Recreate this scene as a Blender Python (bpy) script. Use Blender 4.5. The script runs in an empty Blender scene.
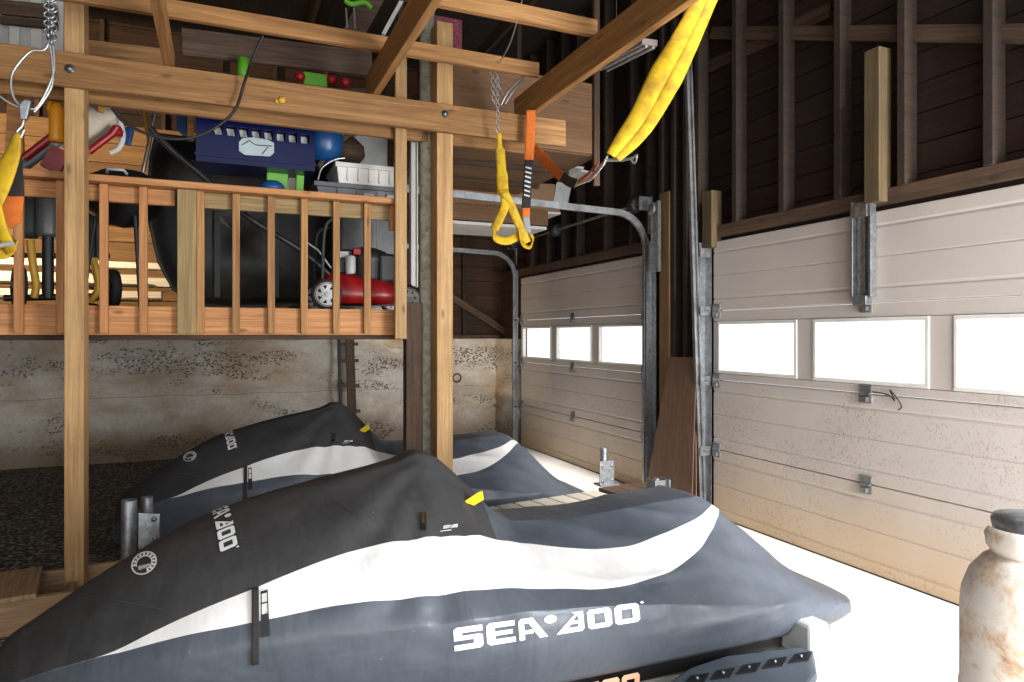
import bpy, bmesh, math, random
from mathutils import Vector, Matrix, noise
from mathutils.bvhtree import BVHTree
random.seed(7)
R = math.radians
sc = bpy.context.scene
COL = sc.collection

# ------------------------------------------------------------------ camera
H = 1.41; F = 683.0; YAW = R(23.08); CX = 512.0; HY = 335.0
FW = Vector((math.sin(YAW), math.cos(YAW), 0)); RT = Vector((math.cos(YAW), -math.sin(YAW), 0))
CAMP = Vector((0, 0, H))
cd = bpy.data.cameras.new('camera'); cam = bpy.data.objects.new('camera', cd); COL.objects.link(cam)
cd.sensor_width = 36; cd.lens = F / 1024 * 36; cam.location = CAMP
cam.rotation_euler = (R(90), 0, -YAW); cd.shift_y = -6.0 / 1024; cd.clip_start = 0.05
sc.camera = cam
def ray(px, py): return FW + RT * ((px - CX) / F) + Vector((0, 0, (HY - py) / F))
def P(px, py, Y=None, X=None, Z=None, d=None):
    r = ray(px, py)
    t = d if d is not None else (Y / r.y if Y is not None else (X / r.x if X is not None else (Z - H) / r.z))
    return CAMP + r * t
def proj(p):
    v = Vector(p) - CAMP; d = v.dot(FW)
    return (CX + F * v.dot(RT) / d, HY - F * v.z / d)

# ------------------------------------------------------------------ materials
MATS = {}
def nt(name):
    m = bpy.data.materials.new(name); m.use_nodes = True
    t = m.node_tree; b = t.nodes['Principled BSDF']
    MATS[name] = m
    return m, t, b
def nd(t, kind, **kw):
    n = t.nodes.new(kind)
    for k, v in kw.items():
        if k in n.inputs.keys(): n.inputs[k].default_value = v
        else: setattr(n, k, v)
    return n
def ramp(t, fac, stops):
    r = t.nodes.new('ShaderNodeValToRGB'); e = r.color_ramp.elements
    while len(e) < len(stops): e.new(0.5)
    for i, (p, c) in enumerate(stops):
        e[i].position = p; e[i].color = (c[0], c[1], c[2], 1) if hasattr(c, '__len__') else (c, c, c, 1)
    t.links.new(fac, r.inputs[0]); return r.outputs[0]
def mixc(t, fac, a, b, mode='MIX'):
    n = t.nodes.new('ShaderNodeMix'); n.data_type = 'RGBA'; n.blend_type = mode
    def put(i, v):
        if hasattr(v, 'is_output'): t.links.new(v, n.inputs[i])
        elif hasattr(v, '__len__'): n.inputs[i].default_value = (v[0], v[1], v[2], 1)
        else: n.inputs[i].default_value = v
    put(0, fac); put(6, a); put(7, b)
    return n.outputs[2]
def mth(t, op, a, b=0.0, clamp=False):
    n = t.nodes.new('ShaderNodeMath'); n.operation = op; n.use_clamp = clamp
    for i, v in enumerate((a, b)):
        if hasattr(v, 'is_output'): t.links.new(v, n.inputs[i])
        else: n.inputs[i].default_value = v
    return n.outputs[0]
def coords(t, scale=(1, 1, 1), world=False, rnd=True):
    tc = t.nodes.new('ShaderNodeNewGeometry' if world else 'ShaderNodeTexCoord')
    out = tc.outputs['Position'] if world else tc.outputs['Object']
    if rnd:
        g = t.nodes.new('ShaderNodeNewGeometry'); oi = t.nodes.new('ShaderNodeObjectInfo')
        s = mth(t, 'MULTIPLY', mth(t, 'ADD', g.outputs['Random Per Island'], oi.outputs['Random']), 37.0)
        cx = t.nodes.new('ShaderNodeCombineXYZ')
        for i in range(3): t.links.new(s, cx.inputs[i])
        va = t.nodes.new('ShaderNodeVectorMath'); va.operation = 'ADD'
        t.links.new(out, va.inputs[0]); t.links.new(cx.outputs[0], va.inputs[1]); out = va.outputs[0]
    mp = t.nodes.new('ShaderNodeMapping'); mp.inputs['Scale'].default_value = scale
    t.links.new(out, mp.inputs[0]); return mp.outputs[0]
def noise_n(t, vec, scale=5, detail=4, rough=0.55, dist=0.0):
    n = nd(t, 'ShaderNodeTexNoise', Scale=scale, Detail=detail, Roughness=rough, Distortion=dist)
    t.links.new(vec, n.inputs['Vector']); return n.outputs['Fac']
def bump(t, b, h, strength=0.3, dist=0.01):
    n = nd(t, 'ShaderNodeBump', Strength=strength, Distance=dist)
    t.links.new(h, n.inputs['Height']); t.links.new(n.outputs[0], b.inputs['Normal'])

def wood(name, light, dark, axis=0, rough=0.75, dirt=0.0, knots=True, vary=0.35):
    m, t, b = nt(name)
    s = [22, 22, 22]; s[axis] = 0.9
    v = coords(t, s)
    n1 = noise_n(t, v, 1.6, 5, 0.62, 1.2)
    c = ramp(t, n1, [(0.32, dark), (0.52, tuple((l + d) / 2 for l, d in zip(light, dark))), (0.66, light)])
    s2 = [70, 70, 70]; s2[axis] = 2.5
    n2 = noise_n(t, coords(t, s2), 1.5, 3, 0.6)
    c = mixc(t, 0.45, c, ramp(t, n2, [(0.3, 0.55), (0.7, 1.0)]), 'MULTIPLY')
    if knots:
        s3 = [10, 10, 10]; s3[axis] = 3.6
        vo = nd(t, 'ShaderNodeTexVoronoi', Scale=1.0); t.links.new(coords(t, s3), vo.inputs['Vector'])
        k = ramp(t, vo.outputs['Distance'], [(0.05, 1.0), (0.15, 0.0)])
        c = mixc(t, mth(t, 'MULTIPLY', k, 0.75), c, tuple(x * 0.35 for x in dark))
    if dirt > 0:
        dn = noise_n(t, coords(t, (1, 1, 1)), 3.0, 6, 0.7)
        c = mixc(t, mth(t, 'MULTIPLY', ramp(t, dn, [(0.45, 0.0), (0.7, 1.0)]), dirt), c, (0.03, 0.022, 0.016))
    g = t.nodes.new('ShaderNodeNewGeometry'); oi = t.nodes.new('ShaderNodeObjectInfo')
    rr = mth(t, 'FRACT', mth(t, 'ADD', g.outputs['Random Per Island'], oi.outputs['Random']))
    c = mixc(t, 1.0, c, ramp(t, rr, [(0.0, 1.0 - vary), (1.0, 1.0)]), 'MULTIPLY')
    t.links.new(c, b.inputs['Base Color']); b.inputs['Roughness'].default_value = rough
    bump(t, b, n2, 0.25, 0.004)
    return m
def plain(name, col, rough=0.6, metal=0.0, var=0.25, scale=9, bumps=0.05, dirtcol=None, dirt=0.0, spec=0.5):
    m, t, b = nt(name)
    v = coords(t, (1, 1, 1)); n = noise_n(t, v, scale, 5, 0.65)
    c = mixc(t, 1.0, col, ramp(t, n, [(0.3, 1.0 - var), (0.7, 1.0)]), 'MULTIPLY')
    if dirtcol:
        n2 = noise_n(t, v, scale * 0.6, 7, 0.75, 0.6)
        c = mixc(t, mth(t, 'MULTIPLY', ramp(t, n2, [(0.48, 0.0), (0.62, 1.0)]), dirt), c, dirtcol)
    t.links.new(c, b.inputs['Base Color']); b.inputs['Roughness'].default_value = rough
    b.inputs['Metallic'].default_value = metal; b.inputs['Specular IOR Level'].default_value = spec
    if bumps: bump(t, b, n, bumps, 0.01)
    return m

wood('new_wood', (0.57, 0.295, 0.10), (0.29, 0.125, 0.036), 0, 0.7)
wood('pale_wood', (0.66, 0.41, 0.18), (0.42, 0.23, 0.085), 0, 0.7, vary=0.15, dirt=0.22)
wood('orange_wood', (0.70, 0.34, 0.125), (0.40, 0.155, 0.05), 0, 0.7, vary=0.2)
wood('olive_wood', (0.42, 0.31, 0.14), (0.25, 0.16, 0.065), 0, 0.8, vary=0.2)
wood('old_wood', (0.15, 0.085, 0.045), (0.06, 0.032, 0.018), 0, 0.85, dirt=0.5)
wood('weathered_wood', (0.22, 0.14, 0.09), (0.09, 0.055, 0.04), 0, 0.85, dirt=0.3)
wood('dock_wood', (0.62, 0.40, 0.22), (0.34, 0.20, 0.10), 0, 0.85, dirt=0.25)
wood('dim_olive', (0.18, 0.12, 0.05), (0.09, 0.055, 0.024), 0, 0.85, dirt=0.3)
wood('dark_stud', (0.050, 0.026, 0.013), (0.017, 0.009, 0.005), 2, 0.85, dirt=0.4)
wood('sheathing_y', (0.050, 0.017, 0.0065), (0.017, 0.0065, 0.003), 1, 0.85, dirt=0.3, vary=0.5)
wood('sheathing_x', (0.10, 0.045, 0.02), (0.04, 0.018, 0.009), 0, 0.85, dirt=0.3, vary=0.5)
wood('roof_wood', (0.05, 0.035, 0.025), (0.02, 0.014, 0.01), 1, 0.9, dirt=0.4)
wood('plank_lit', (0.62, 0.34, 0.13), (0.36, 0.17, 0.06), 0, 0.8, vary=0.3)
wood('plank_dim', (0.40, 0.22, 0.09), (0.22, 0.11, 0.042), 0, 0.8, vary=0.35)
wood('plywood', (0.24, 0.125, 0.055), (0.16, 0.08, 0.034), 0, 0.75, knots=True, vary=0.15)
wood('hardboard', (0.21, 0.11, 0.065), (0.14, 0.072, 0.042), 2, 0.7, knots=False, dirt=0.3, vary=0.15)
plain('galvanised', (0.42, 0.44, 0.46), 0.42, 0.85, 0.5, 30, 0.1, (0.20, 0.18, 0.16), 0.5)
plain('steel_track', (0.38, 0.39, 0.40), 0.45, 0.8, 0.45, 14, 0.05, (0.16, 0.13, 0.11), 0.6)
plain('lichen_pipe', (0.46, 0.44, 0.34), 0.85, 0.0, 0.5, 25, 0.2, (0.12, 0.10, 0.06), 0.5)
plain('black_plastic', (0.018, 0.018, 0.02), 0.45, 0, 0.3, 6, 0.05)
plain('black_tub', (0.022, 0.022, 0.022), 0.5, 0, 0.4, 4, 0.05, (0.09, 0.07, 0.05), 0.35)
plain('black_rubber', (0.02, 0.02, 0.02), 0.8)
plain('grey_metal', (0.15, 0.155, 0.16), 0.4, 0.3, 0.3)
plain('grey_plastic', (0.14, 0.145, 0.16), 0.5)
plain('light_grey', (0.55, 0.56, 0.55), 0.5)
plain('white_plastic', (0.72, 0.70, 0.64), 0.45, 0, 0.15)
plain('cream_fabric', (0.66, 0.58, 0.46), 0.8, 0, 0.3, 5)
plain('red_paint', (0.33, 0.008, 0.01), 0.35, 0, 0.15)
plain('dark_red', (0.22, 0.02, 0.02), 0.5, 0, 0.3)
plain('lime_plastic', (0.12, 0.42, 0.02), 0.4, 0, 0.15)
plain('blue_crate', (0.0015, 0.005, 0.055), 0.3, 0, 0.3, spec=0.3)
plain('blue_plastic', (0.008, 0.07, 0.22), 0.35, 0, 0.2)
plain('silver_label', (0.42, 0.50, 0.52), 0.35, 0.3, 0.2)
plain('yellow_paint', (0.62, 0.34, 0.03), 0.4, 0, 0.2)
plain('orange_plastic', (0.85, 0.33, 0.01), 0.4, 0, 0.1)
plain('orange_web', (0.72, 0.17, 0.02), 0.8, 0, 0.25, 40, 0.2)
plain('black_web', (0.025, 0.022, 0.02), 0.85, 0, 0.25, 40, 0.2)
plain('grey_tape', (0.33, 0.34, 0.35), 0.5)
plain('wire_steel', (0.5, 0.5, 0.48), 0.35, 0.8, 0.2)
plain('cardboard', (0.34, 0.20, 0.11), 0.85, 0, 0.2)
plain('white_paint', (0.72, 0.70, 0.66), 0.6, 0, 0.15)
plain('pinkish_board', (0.50, 0.40, 0.35), 0.7, 0, 0.2)
wood('pale_slat', (0.84,0.78,0.68),(0.66,0.58,0.47),0,0.8)
plain('tag_yellow', (0.85, 0.62, 0.0), 0.5, 0, 0.05)
plain('print_white', (0.88, 0.88, 0.88), 0.6, 0, 0.03)
plain('print_orange', (0.85, 0.42, 0.28), 0.6, 0, 0.05)
plain('blue_grey_plastic', (0.10, 0.125, 0.16), 0.4, 0, 0.2)
plain('hull_black', (0.012, 0.012, 0.013), 0.5, spec=0.3)
plain('brass', (0.6, 0.4, 0.15), 0.35, 0.9, 0.2)
plain('cord_black', (0.01, 0.01, 0.01), 0.6)
plain('osb', (0.36, 0.20, 0.10), 0.8, 0, 0.6, 45, 0.2)
plain('pink_cloth', (0.30, 0.06, 0.09), 0.8, 0, 0.8, 60, 0.1)
plain('dark_frame', (0.025, 0.028, 0.03), 0.6)

# yellow sling webbing
m, t, b = nt('yellow_web')
n1 = noise_n(t, coords(t, (1, 1, 1)), 9, 6, 0.7)
c = mixc(t, ramp(t, n1, [(0.42, 0.0), (0.68, 0.9)]), (0.66, 0.42, 0.008), (0.28, 0.15, 0.012))
t.links.new(c, b.inputs['Base Color']); b.inputs['Roughness'].default_value = 0.7
bump(t, b, noise_n(t, coords(t, (1, 1, 1)), 120, 2, 0.5), 0.15, 0.003)

# cover fabrics
def fabric(name, col, col2, rough):
    m, t, b = nt(name)
    v = coords(t, (1, 1, 1), rnd=False)
    n1 = noise_n(t, v, 4, 6, 0.7)
    c = mixc(t, ramp(t, n1, [(0.35, 0.0), (0.75, 1.0)]), col, col2)
    sp = nd(t, 'ShaderNodeTexVoronoi', Scale=14); t.links.new(v, sp.inputs['Vector'])
    c = mixc(t, mth(t, 'MULTIPLY', ramp(t, sp.outputs['Distance'], [(0.02, 1.0), (0.05, 0.0)]), 0.5), c, (0.35, 0.33, 0.30))
    t.links.new(c, b.inputs['Base Color']); b.inputs['Roughness'].default_value = rough
    w1 = noise_n(t, coords(t, (1.2, 1, 2.6), rnd=False), 2.6, 2, 0.5, 0.6)
    w2 = noise_n(t, coords(t, (3, 1.5, 1), rnd=False), 5.0, 2, 0.5, 0.3)
    h = mth(t, 'ADD', mth(t, 'MULTIPLY', w1, 0.7), mth(t, 'MULTIPLY', w2, 0.3))
    bump(t, b, h, 0.35, 0.05)
    b.inputs['Specular IOR Level'].default_value = 0.4
fabric('cover_dark', (0.036, 0.035, 0.036), (0.062, 0.060, 0.060), 0.62)
fabric('cover_grey', (0.068, 0.079, 0.097), (0.100, 0.113, 0.136), 0.38)
fabric('cover_white', (0.84, 0.83, 0.81), (0.72, 0.70, 0.67), 0.55)

# garage door panel
m, t, b = nt('door_panel_paint')
vw = coords(t, (1, 1, 1), world=True, rnd=False)
sx = nd(t, 'ShaderNodeSeparateXYZ'); t.links.new(vw, sx.inputs[0])
base = (0.56, 0.50, 0.46)
big = noise_n(t, vw, 1.3, 4, 0.6)
c = mixc(t, 1.0, base, ramp(t, big, [(0.3, 0.86), (0.7, 1.0)]), 'MULTIPLY')
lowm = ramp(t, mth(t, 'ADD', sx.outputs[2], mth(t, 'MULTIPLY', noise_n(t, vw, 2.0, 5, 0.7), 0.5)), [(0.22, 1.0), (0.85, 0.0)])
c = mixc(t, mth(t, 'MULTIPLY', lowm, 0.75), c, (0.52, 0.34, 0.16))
spk = noise_n(t, coords(t, (1, 1, 0.6), world=True, rnd=False), 95, 3, 0.7)
pat = noise_n(t, vw, 2.2, 3, 0.6)
sm = mth(t, 'MULTIPLY', ramp(t, spk, [(0.55, 0.0), (0.62, 1.0)]), ramp(t, pat, [(0.40, 0.0), (0.6, 1.0)]))
zf = ramp(t, sx.outputs[2], [(0.6, 1.0), (0.98, 0.12)])
n_ = mth(t, 'MULTIPLY', sx.outputs[2], 0.62)
zf = ramp(t, n_, [(0.0, 0.8), (0.65, 0.8), (0.78, 0.05)])
c = mixc(t, mth(t, 'MULTIPLY', mth(t, 'MULTIPLY', sm, zf), 0.85), c, (0.24, 0.17, 0.11))
t.links.new(c, b.inputs['Base Color']); b.inputs['Roughness'].default_value = 0.55
bump(t, b, noise_n(t, coords(t, (1, 0.25, 8), world=True, rnd=False), 22, 4, 0.6), 0.12, 0.004)

# pane: clear dusty glass
m = bpy.data.materials.new('window_glass'); m.use_nodes = True; MATS['window_glass'] = m
t = m.node_tree; t.nodes.clear()
o = t.nodes.new('ShaderNodeOutputMaterial'); tr = t.nodes.new('ShaderNodeBsdfTransparent')
gl = nd(t, 'ShaderNodeBsdfGlossy', Roughness=0.05); mx = nd(t, 'ShaderNodeMixShader', Fac=0.06)
t.links.new(tr.outputs[0], mx.inputs[1]); t.links.new(gl.outputs[0], mx.inputs[2]); t.links.new(mx.outputs[0], o.inputs[0])

# board formed concrete
m, t, b = nt('rough_concrete')
vw = coords(t, (1, 1, 1), world=True, rnd=False)
sx = nd(t, 'ShaderNodeSeparateXYZ'); t.links.new(vw, sx.inputs[0])
lay = noise_n(t, coords(t, (0.45, 0.45, 1.7), world=True, rnd=False), 1.7, 6, 0.62, 0.5)
c = ramp(t, lay, [(0.30, (0.52, 0.43, 0.33)), (0.45, (0.74, 0.67, 0.57)), (0.6, (0.82, 0.76, 0.66)), (0.75, (0.64, 0.54, 0.43))])
fine = noise_n(t, vw, 26, 5, 0.7)
c = mixc(t, 0.5, c, ramp(t, fine, [(0.3, 0.55), (0.65, 1.0)]), 'MULTIPLY')
tan = noise_n(t, coords(t, (1, 1, 1.6), world=True, rnd=False), 1.1, 4, 0.6)
c = mixc(t, ramp(t, tan, [(0.45, 0.0), (0.65, 0.75)]), c, (0.42, 0.28, 0.15))
pit = nd(t, 'ShaderNodeTexVoronoi', Scale=30, Randomness=1.0); t.links.new(coords(t, (1, 1, 1.5), world=True, rnd=False), pit.inputs['Vector'])
pn = noise_n(t, coords(t, (0.8, 0.8, 2.4), world=True, rnd=False), 1.5, 7, 0.66, 0.4)
band_ = ramp(t, sx.outputs[2], [(0.10, 0.10), (0.32, 0.0), (0.60, -0.0), (0.88, 0.10)])
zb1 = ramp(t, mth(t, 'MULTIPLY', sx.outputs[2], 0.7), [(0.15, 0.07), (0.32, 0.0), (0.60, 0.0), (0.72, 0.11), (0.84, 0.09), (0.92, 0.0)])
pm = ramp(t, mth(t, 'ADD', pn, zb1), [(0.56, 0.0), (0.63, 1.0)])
ph = ramp(t, pit.outputs['Distance'], [(0.20, 1.0), (0.50, 0.0)])
pits = mth(t, 'MULTIPLY', pm, ph)
c = mixc(t, mth(t, 'MULTIPLY', pits, 0.88), c, (0.055, 0.042, 0.03))
seam = ramp(t, mth(t, 'ADD', sx.outputs[2], mth(t, 'MULTIPLY', noise_n(t, vw, 1.5, 3, 0.5), 0.08)), [(0.752, 0.0), (0.76, 1.0), (0.766, 0.0)])
c = mixc(t, mth(t, 'MULTIPLY', seam, 0.6), c, (0.12, 0.09, 0.065))
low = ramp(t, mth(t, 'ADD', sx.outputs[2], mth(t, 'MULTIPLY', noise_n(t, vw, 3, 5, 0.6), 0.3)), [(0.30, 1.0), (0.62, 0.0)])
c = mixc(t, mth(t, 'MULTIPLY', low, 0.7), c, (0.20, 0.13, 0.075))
t.links.new(c, b.inputs['Base Color']); b.inputs['Roughness'].default_value = 0.9
bump(t, b, mth(t, 'ADD', mth(t, 'MULTIPLY', pits, -1.0), mth(t, 'MULTIPLY', fine, 0.5)), 0.8, 0.03)

m, t, b = nt('gravel')
vw = coords(t, (1, 1, 1), world=True, rnd=False)
vo = nd(t, 'ShaderNodeTexVoronoi', Scale=38); t.links.new(vw, vo.inputs['Vector'])
sp_ = nd(t, 'ShaderNodeSeparateColor'); t.links.new(vo.outputs['Color'], sp_.inputs[0])
c = ramp(t, sp_.outputs[0], [(0.0, (0.15, 0.115, 0.085)), (0.6, (0.30, 0.24, 0.18)), (1.0, (0.5, 0.43, 0.35))])
c = mixc(t, 1.0, c, ramp(t, vo.outputs['Distance'], [(0.3, 1.0), (0.6, 0.25)]), 'MULTIPLY')
t.links.new(c, b.inputs['Base Color']); b.inputs['Roughness'].default_value = 0.95
bump(t, b, mth(t, 'MULTIPLY', vo.outputs['Distance'], -1.0), 0.9, 0.02)

m, t, b = nt('pale_concrete_floor')
vw = coords(t, (1, 1, 1), world=True, rnd=False)
c = mixc(t, ramp(t, noise_n(t, vw, 3, 6, 0.7), [(0.3, 0.0), (0.8, 1.0)]), (0.78, 0.76, 0.73), (0.66, 0.62, 0.56))
t.links.new(c, b.inputs['Base Color']); b.inputs['Roughness'].default_value = 0.8

# rusty white tank paint
m, t, b = nt('rusty_tank')
v = coords(t, (1, 1, 1), rnd=False)
r1 = noise_n(t, v, 6, 7, 0.72, 0.6)
r2 = noise_n(t, v, 22, 6, 0.7, 0.3)
rf = mth(t, 'ADD', mth(t, 'MULTIPLY', r1, 0.7), mth(t, 'MULTIPLY', r2, 0.3))
c = ramp(t, rf, [(0.48, (0.82, 0.77, 0.70)), (0.57, (0.68, 0.50, 0.36)), (0.65, (0.40, 0.20, 0.10)), (0.76, (0.16, 0.075, 0.04))])
t.links.new(c, b.inputs['Base Color']); b.inputs['Roughness'].default_value = 0.6
bump(t, b, r2, 0.2, 0.005)

# ------------------------------------------------------------------ mesh builder
class MB:
    def __init__(s): s.v = []; s.f = []; s.m = []; s.sm = []
    def add(s, vs, fs, mi=0, smooth=False):
        o = len(s.v); s.v += [Vector(x) for x in vs]
        for f in fs: s.f.append(tuple(i + o for i in f)); s.m.append(mi); s.sm.append(smooth)
        return s
    def box(s, x0, x1, y0, y1, z0, z1, mi=0):
        return s.add([(x0,y0,z0),(x1,y0,z0),(x1,y1,z0),(x0,y1,z0),(x0,y0,z1),(x1,y0,z1),(x1,y1,z1),(x0,y1,z1)],
                     [(3,2,1,0),(4,5,6,7),(0,1,5,4),(1,2,6,5),(2,3,7,6),(3,0,4,7)], mi)
    def bar(s, p0, p1, w, h, up=(0,0,1), mi=0):
        p0 = Vector(p0); p1 = Vector(p1); d = (p1 - p0).normalized(); up = Vector(up)
        if abs(d.dot(up)) > 0.98: up = Vector((0, 1, 0))
        sd = d.cross(up).normalized(); u = sd.cross(d)
        vs = []
        for p in (p0, p1):
            for a, b_ in ((-1,-1),(1,-1),(1,1),(-1,1)): vs.append(p + sd * a * w / 2 + u * b_ * h / 2)
        return s.add(vs, [(0,1,2,3),(7,6,5,4),(0,4,5,1),(1,5,6,2),(2,6,7,3),(3,7,4,0)], mi)
    def tube(s, pts, r, n=10, mi=0, cap=True, closed=False):
        pts = [Vector(p) for p in pts]; N = len(pts)
        rs = r if hasattr(r, '__len__') else [r] * N
        prev = None; rings = []
        for i, p in enumerate(pts):
            if closed: d = pts[(i+1) % N] - pts[i-1]
            else: d = pts[min(i+1, N-1)] - pts[max(i-1, 0)]
            d.normalize()
            if prev is None:
                a = Vector((0,0,1)) if abs(d.z) < 0.9 else Vector((1,0,0)); a = (a - d * a.dot(d)).normalized()
            else: a = (prev - d * prev.dot(d)).normalized()
            prev = a; b_ = d.cross(a)
            rings.append([p + (a * math.cos(2*math.pi*k/n) + b_ * math.sin(2*math.pi*k/n)) * rs[i] for k in range(n)])
        vs = [q for rg in rings for q in rg]; fs = []
        for i in range(N if closed else N - 1):
            j = (i + 1) % N
            for k in range(n): fs.append((i*n+k, i*n+(k+1)%n, j*n+(k+1)%n, j*n+k))
        s.add(vs, fs, mi, True)
        if cap and not closed:
            s.add(rings[0], [tuple(range(n))[::-1]], mi); s.add(rings[-1], [tuple(range(n))], mi)
        return s
    def ribbon(s, pts, widths, dirs, th=0.004, mi=0, cup=0.0, seg=4):
        """strap: centre points, widths, side directions"""
        N = len(pts); pts = [Vector(p) for p in pts]
        W = widths if hasattr(widths, '__len__') else [widths] * N
        D = dirs if isinstance(dirs, list) else [dirs] * N
        top = []; bot = []
        for i in range(N):
            d = (pts[min(i+1, N-1)] - pts[max(i-1, 0)]).normalized(); sd = Vector(D[i]).normalized()
            sd = (sd - d * sd.dot(d)).normalized(); n = d.cross(sd)
            for k in range(seg + 1):
                u = k / seg * 2 - 1
                q = pts[i] + sd * u * W[i] / 2 + n * cup * (1 - u * u) * W[i]
                top.append(q + n * th / 2); bot.append(q - n * th / 2)
        M_ = seg + 1; fs = []; L = N * M_
        for i in range(N - 1):
            for k in range(seg):
                a, b_, c_, d_ = i*M_+k, i*M_+k+1, (i+1)*M_+k+1, (i+1)*M_+k
                fs.append((a, b_, c_, d_)); fs.append((L+d_, L+c_, L+b_, L+a))
            fs.append((i*M_, (i+1)*M_, L+(i+1)*M_, L+i*M_))
            fs.append((i*M_+seg, L+i*M_+seg, L+(i+1)*M_+seg, (i+1)*M_+seg))
        for k in range(seg):
            fs.append((k, L+k, L+k+1, k+1)); e = (N-1)*M_; fs.append((e+k, e+k+1, L+e+k+1, L+e+k))
        return s.add(top + bot, fs, mi, True)
    def lathe(s, prof, c=(0,0,0), n=24, mi=0, axis=(0,0,1), smooth=True):
        ax = Vector(axis).normalized(); a = Vector((1,0,0)) if abs(ax.x) < 0.9 else Vector((0,1,0))
        a = (a - ax * a.dot(ax)).normalized(); b_ = ax.cross(a); c = Vector(c)
        vs = []; fs = []
        for (r, z) in prof:
            for k in range(n):
                th = 2 * math.pi * k / n
                vs.append(c + ax * z + (a * math.cos(th) + b_ * math.sin(th)) * max(r, 1e-4))
        for i in range(len(prof) - 1):
            for k in range(n): fs.append((i*n+k, i*n+(k+1)%n, (i+1)*n+(k+1)%n, (i+1)*n+k))
        s.add(vs, fs, mi, smooth)
        return s
    def prism(s, poly, vec, mi=0):
        n = len(poly); vec = Vector(vec); vs = [Vector(p) for p in poly] + [Vector(p) + vec for p in poly]
        fs = [tuple(range(n))[::-1], tuple(range(n, 2*n))] + [(i, (i+1)%n, n+(i+1)%n, n+i) for i in range(n)]
        return s.add(vs, fs, mi)
    def grid(s, rows, mi=0, closed=False, smooth=True):
        nr = len(rows); nc = len(rows[0]); vs = [p for r_ in rows for p in r_]; fs = []
        for i in range(nr - 1):
            for j in range(nc if closed else nc - 1):
                k = (j + 1) % nc
                fs.append((i*nc+j, i*nc+k, (i+1)*nc+k, (i+1)*nc+j))
        return s.add(vs, fs, mi, smooth)
    def build(s, name, mats, parent=None, M=None, bevel=0.0, recalc=True, solid=0.0, keep=False):
        if isinstance(mats, str): mats = [mats]
        if M is None:
            xs = [v.x for v in s.v]; ys = [v.y for v in s.v]; zs = [v.z for v in s.v]
            c = Vector(((min(xs)+max(xs))/2, (min(ys)+max(ys))/2, min(zs)))
            if keep: c = Vector((0,0,0))
            M = Matrix.Translation(c); vs = [v - c for v in s.v]
        else: vs = s.v
        me = bpy.data.meshes.new(name); me.from_pydata([tuple(v) for v in vs], [], s.f)
        for mn in mats: me.materials.append(MATS[mn])
        me.polygons.foreach_set('material_index', s.m); me.polygons.foreach_set('use_smooth', s.sm)
        if recalc:
            bm = bmesh.new(); bm.from_mesh(me); bmesh.ops.recalc_face_normals(bm, faces=bm.faces); bm.to_mesh(me); bm.free()
        me.update()
        o = bpy.data.objects.new(name, me); COL.objects.link(o)
        if bevel:
            md = o.modifiers.new('bevel', 'BEVEL'); md.width = bevel; md.segments = 2; md.limit_method = 'ANGLE'
        if solid:
            md = o.modifiers.new('solid', 'SOLIDIFY'); md.thickness = solid
        put(o, M, parent)
        return o
WM = {}
def put(o, M, parent=None):
    WM[o.name] = M.copy()
    if parent is not None:
        o.parent = parent; o.matrix_parent_inverse = WM[parent.name].inverted()
    o.matrix_basis = M
def tag(o, label=None, cat=None, group=None, kind=None):
    if label: o['label'] = label
    if cat: o['category'] = cat
    if group: o['group'] = group
    if kind: o['kind'] = kind
    return o
def thing(name, label, cat, loc=(0,0,0), group=None, kind=None):
    o = bpy.data.objects.new(name, None); COL.objects.link(o); o.empty_display_size = 0.1
    put(o, Matrix.Translation(Vector(loc))); tag(o, label, cat, group, kind); return o
def struct(name, mb, mats, label=None, parent=None, **kw):
    o = mb.build(name, mats, parent, **kw)
    if parent is None: o['kind'] = 'structure'
    if label: o['label'] = label
    return o
def copy_tree(root, delta, label, sx=1.0):
    M = Matrix.Translation(Vector(delta)) @ WM[root.name] @ Matrix.Diagonal((sx, 1, 1, 1))
    c = root.copy(); COL.objects.link(c); c.matrix_basis = M; WM[c.name] = M; c['label'] = label
    def rec(a, b_):
        for ch in list(a.children):
            k = ch.copy(); COL.objects.link(k); mi = ch.matrix_parent_inverse.copy(); mb_ = ch.matrix_basis.copy()
            k.parent = b_; k.matrix_parent_inverse = mi; k.matrix_basis = mb_
            rec(ch, k)
    rec(root, c); return c
def lumber(name, p0, p1, w, h, mat, parent=None, label=None, cat=None, group=None, up=(0,0,1), bevel=0.004, structure=False):
    """a board from p0 to p1 (centre line), w across, h along 'up'; grain runs along local X"""
    p0 = Vector(p0); p1 = Vector(p1); d = p1 - p0; L = d.length; d.normalize(); up = Vector(up)
    if abs(d.dot(up)) > 0.98: up = Vector((0, 1, 0))
    sd = up.cross(d).normalized(); u = d.cross(sd)
    M = Matrix(((d.x, sd.x, u.x, p0.x), (d.y, sd.y, u.y, p0.y), (d.z, sd.z, u.z, p0.z), (0,0,0,1)))
    o = MB().box(0, L, -w/2, w/2, -h/2, h/2).build(name, mat, parent, M=M, bevel=bevel)
    if structure: o['kind'] = 'structure'
    return tag(o, label, cat, group)
def bez(pts, n=8):
    """Catmull-Rom through pts"""
    pts = [Vector(p) for p in pts]; out = []
    for i in range(len(pts) - 1):
        a = pts[max(i-1, 0)]; b_ = pts[i]; c_ = pts[i+1]; d_ = pts[min(i+2, len(pts)-1)]
        for k in range(n):
            t_ = k / n
            out.append(0.5 * ((2*b_) + (c_-a)*t_ + (2*a-5*b_+4*c_-d_)*t_*t_ + (3*b_-a-3*c_+d_)*t_**3))
    out.append(pts[-1]); return out
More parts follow.
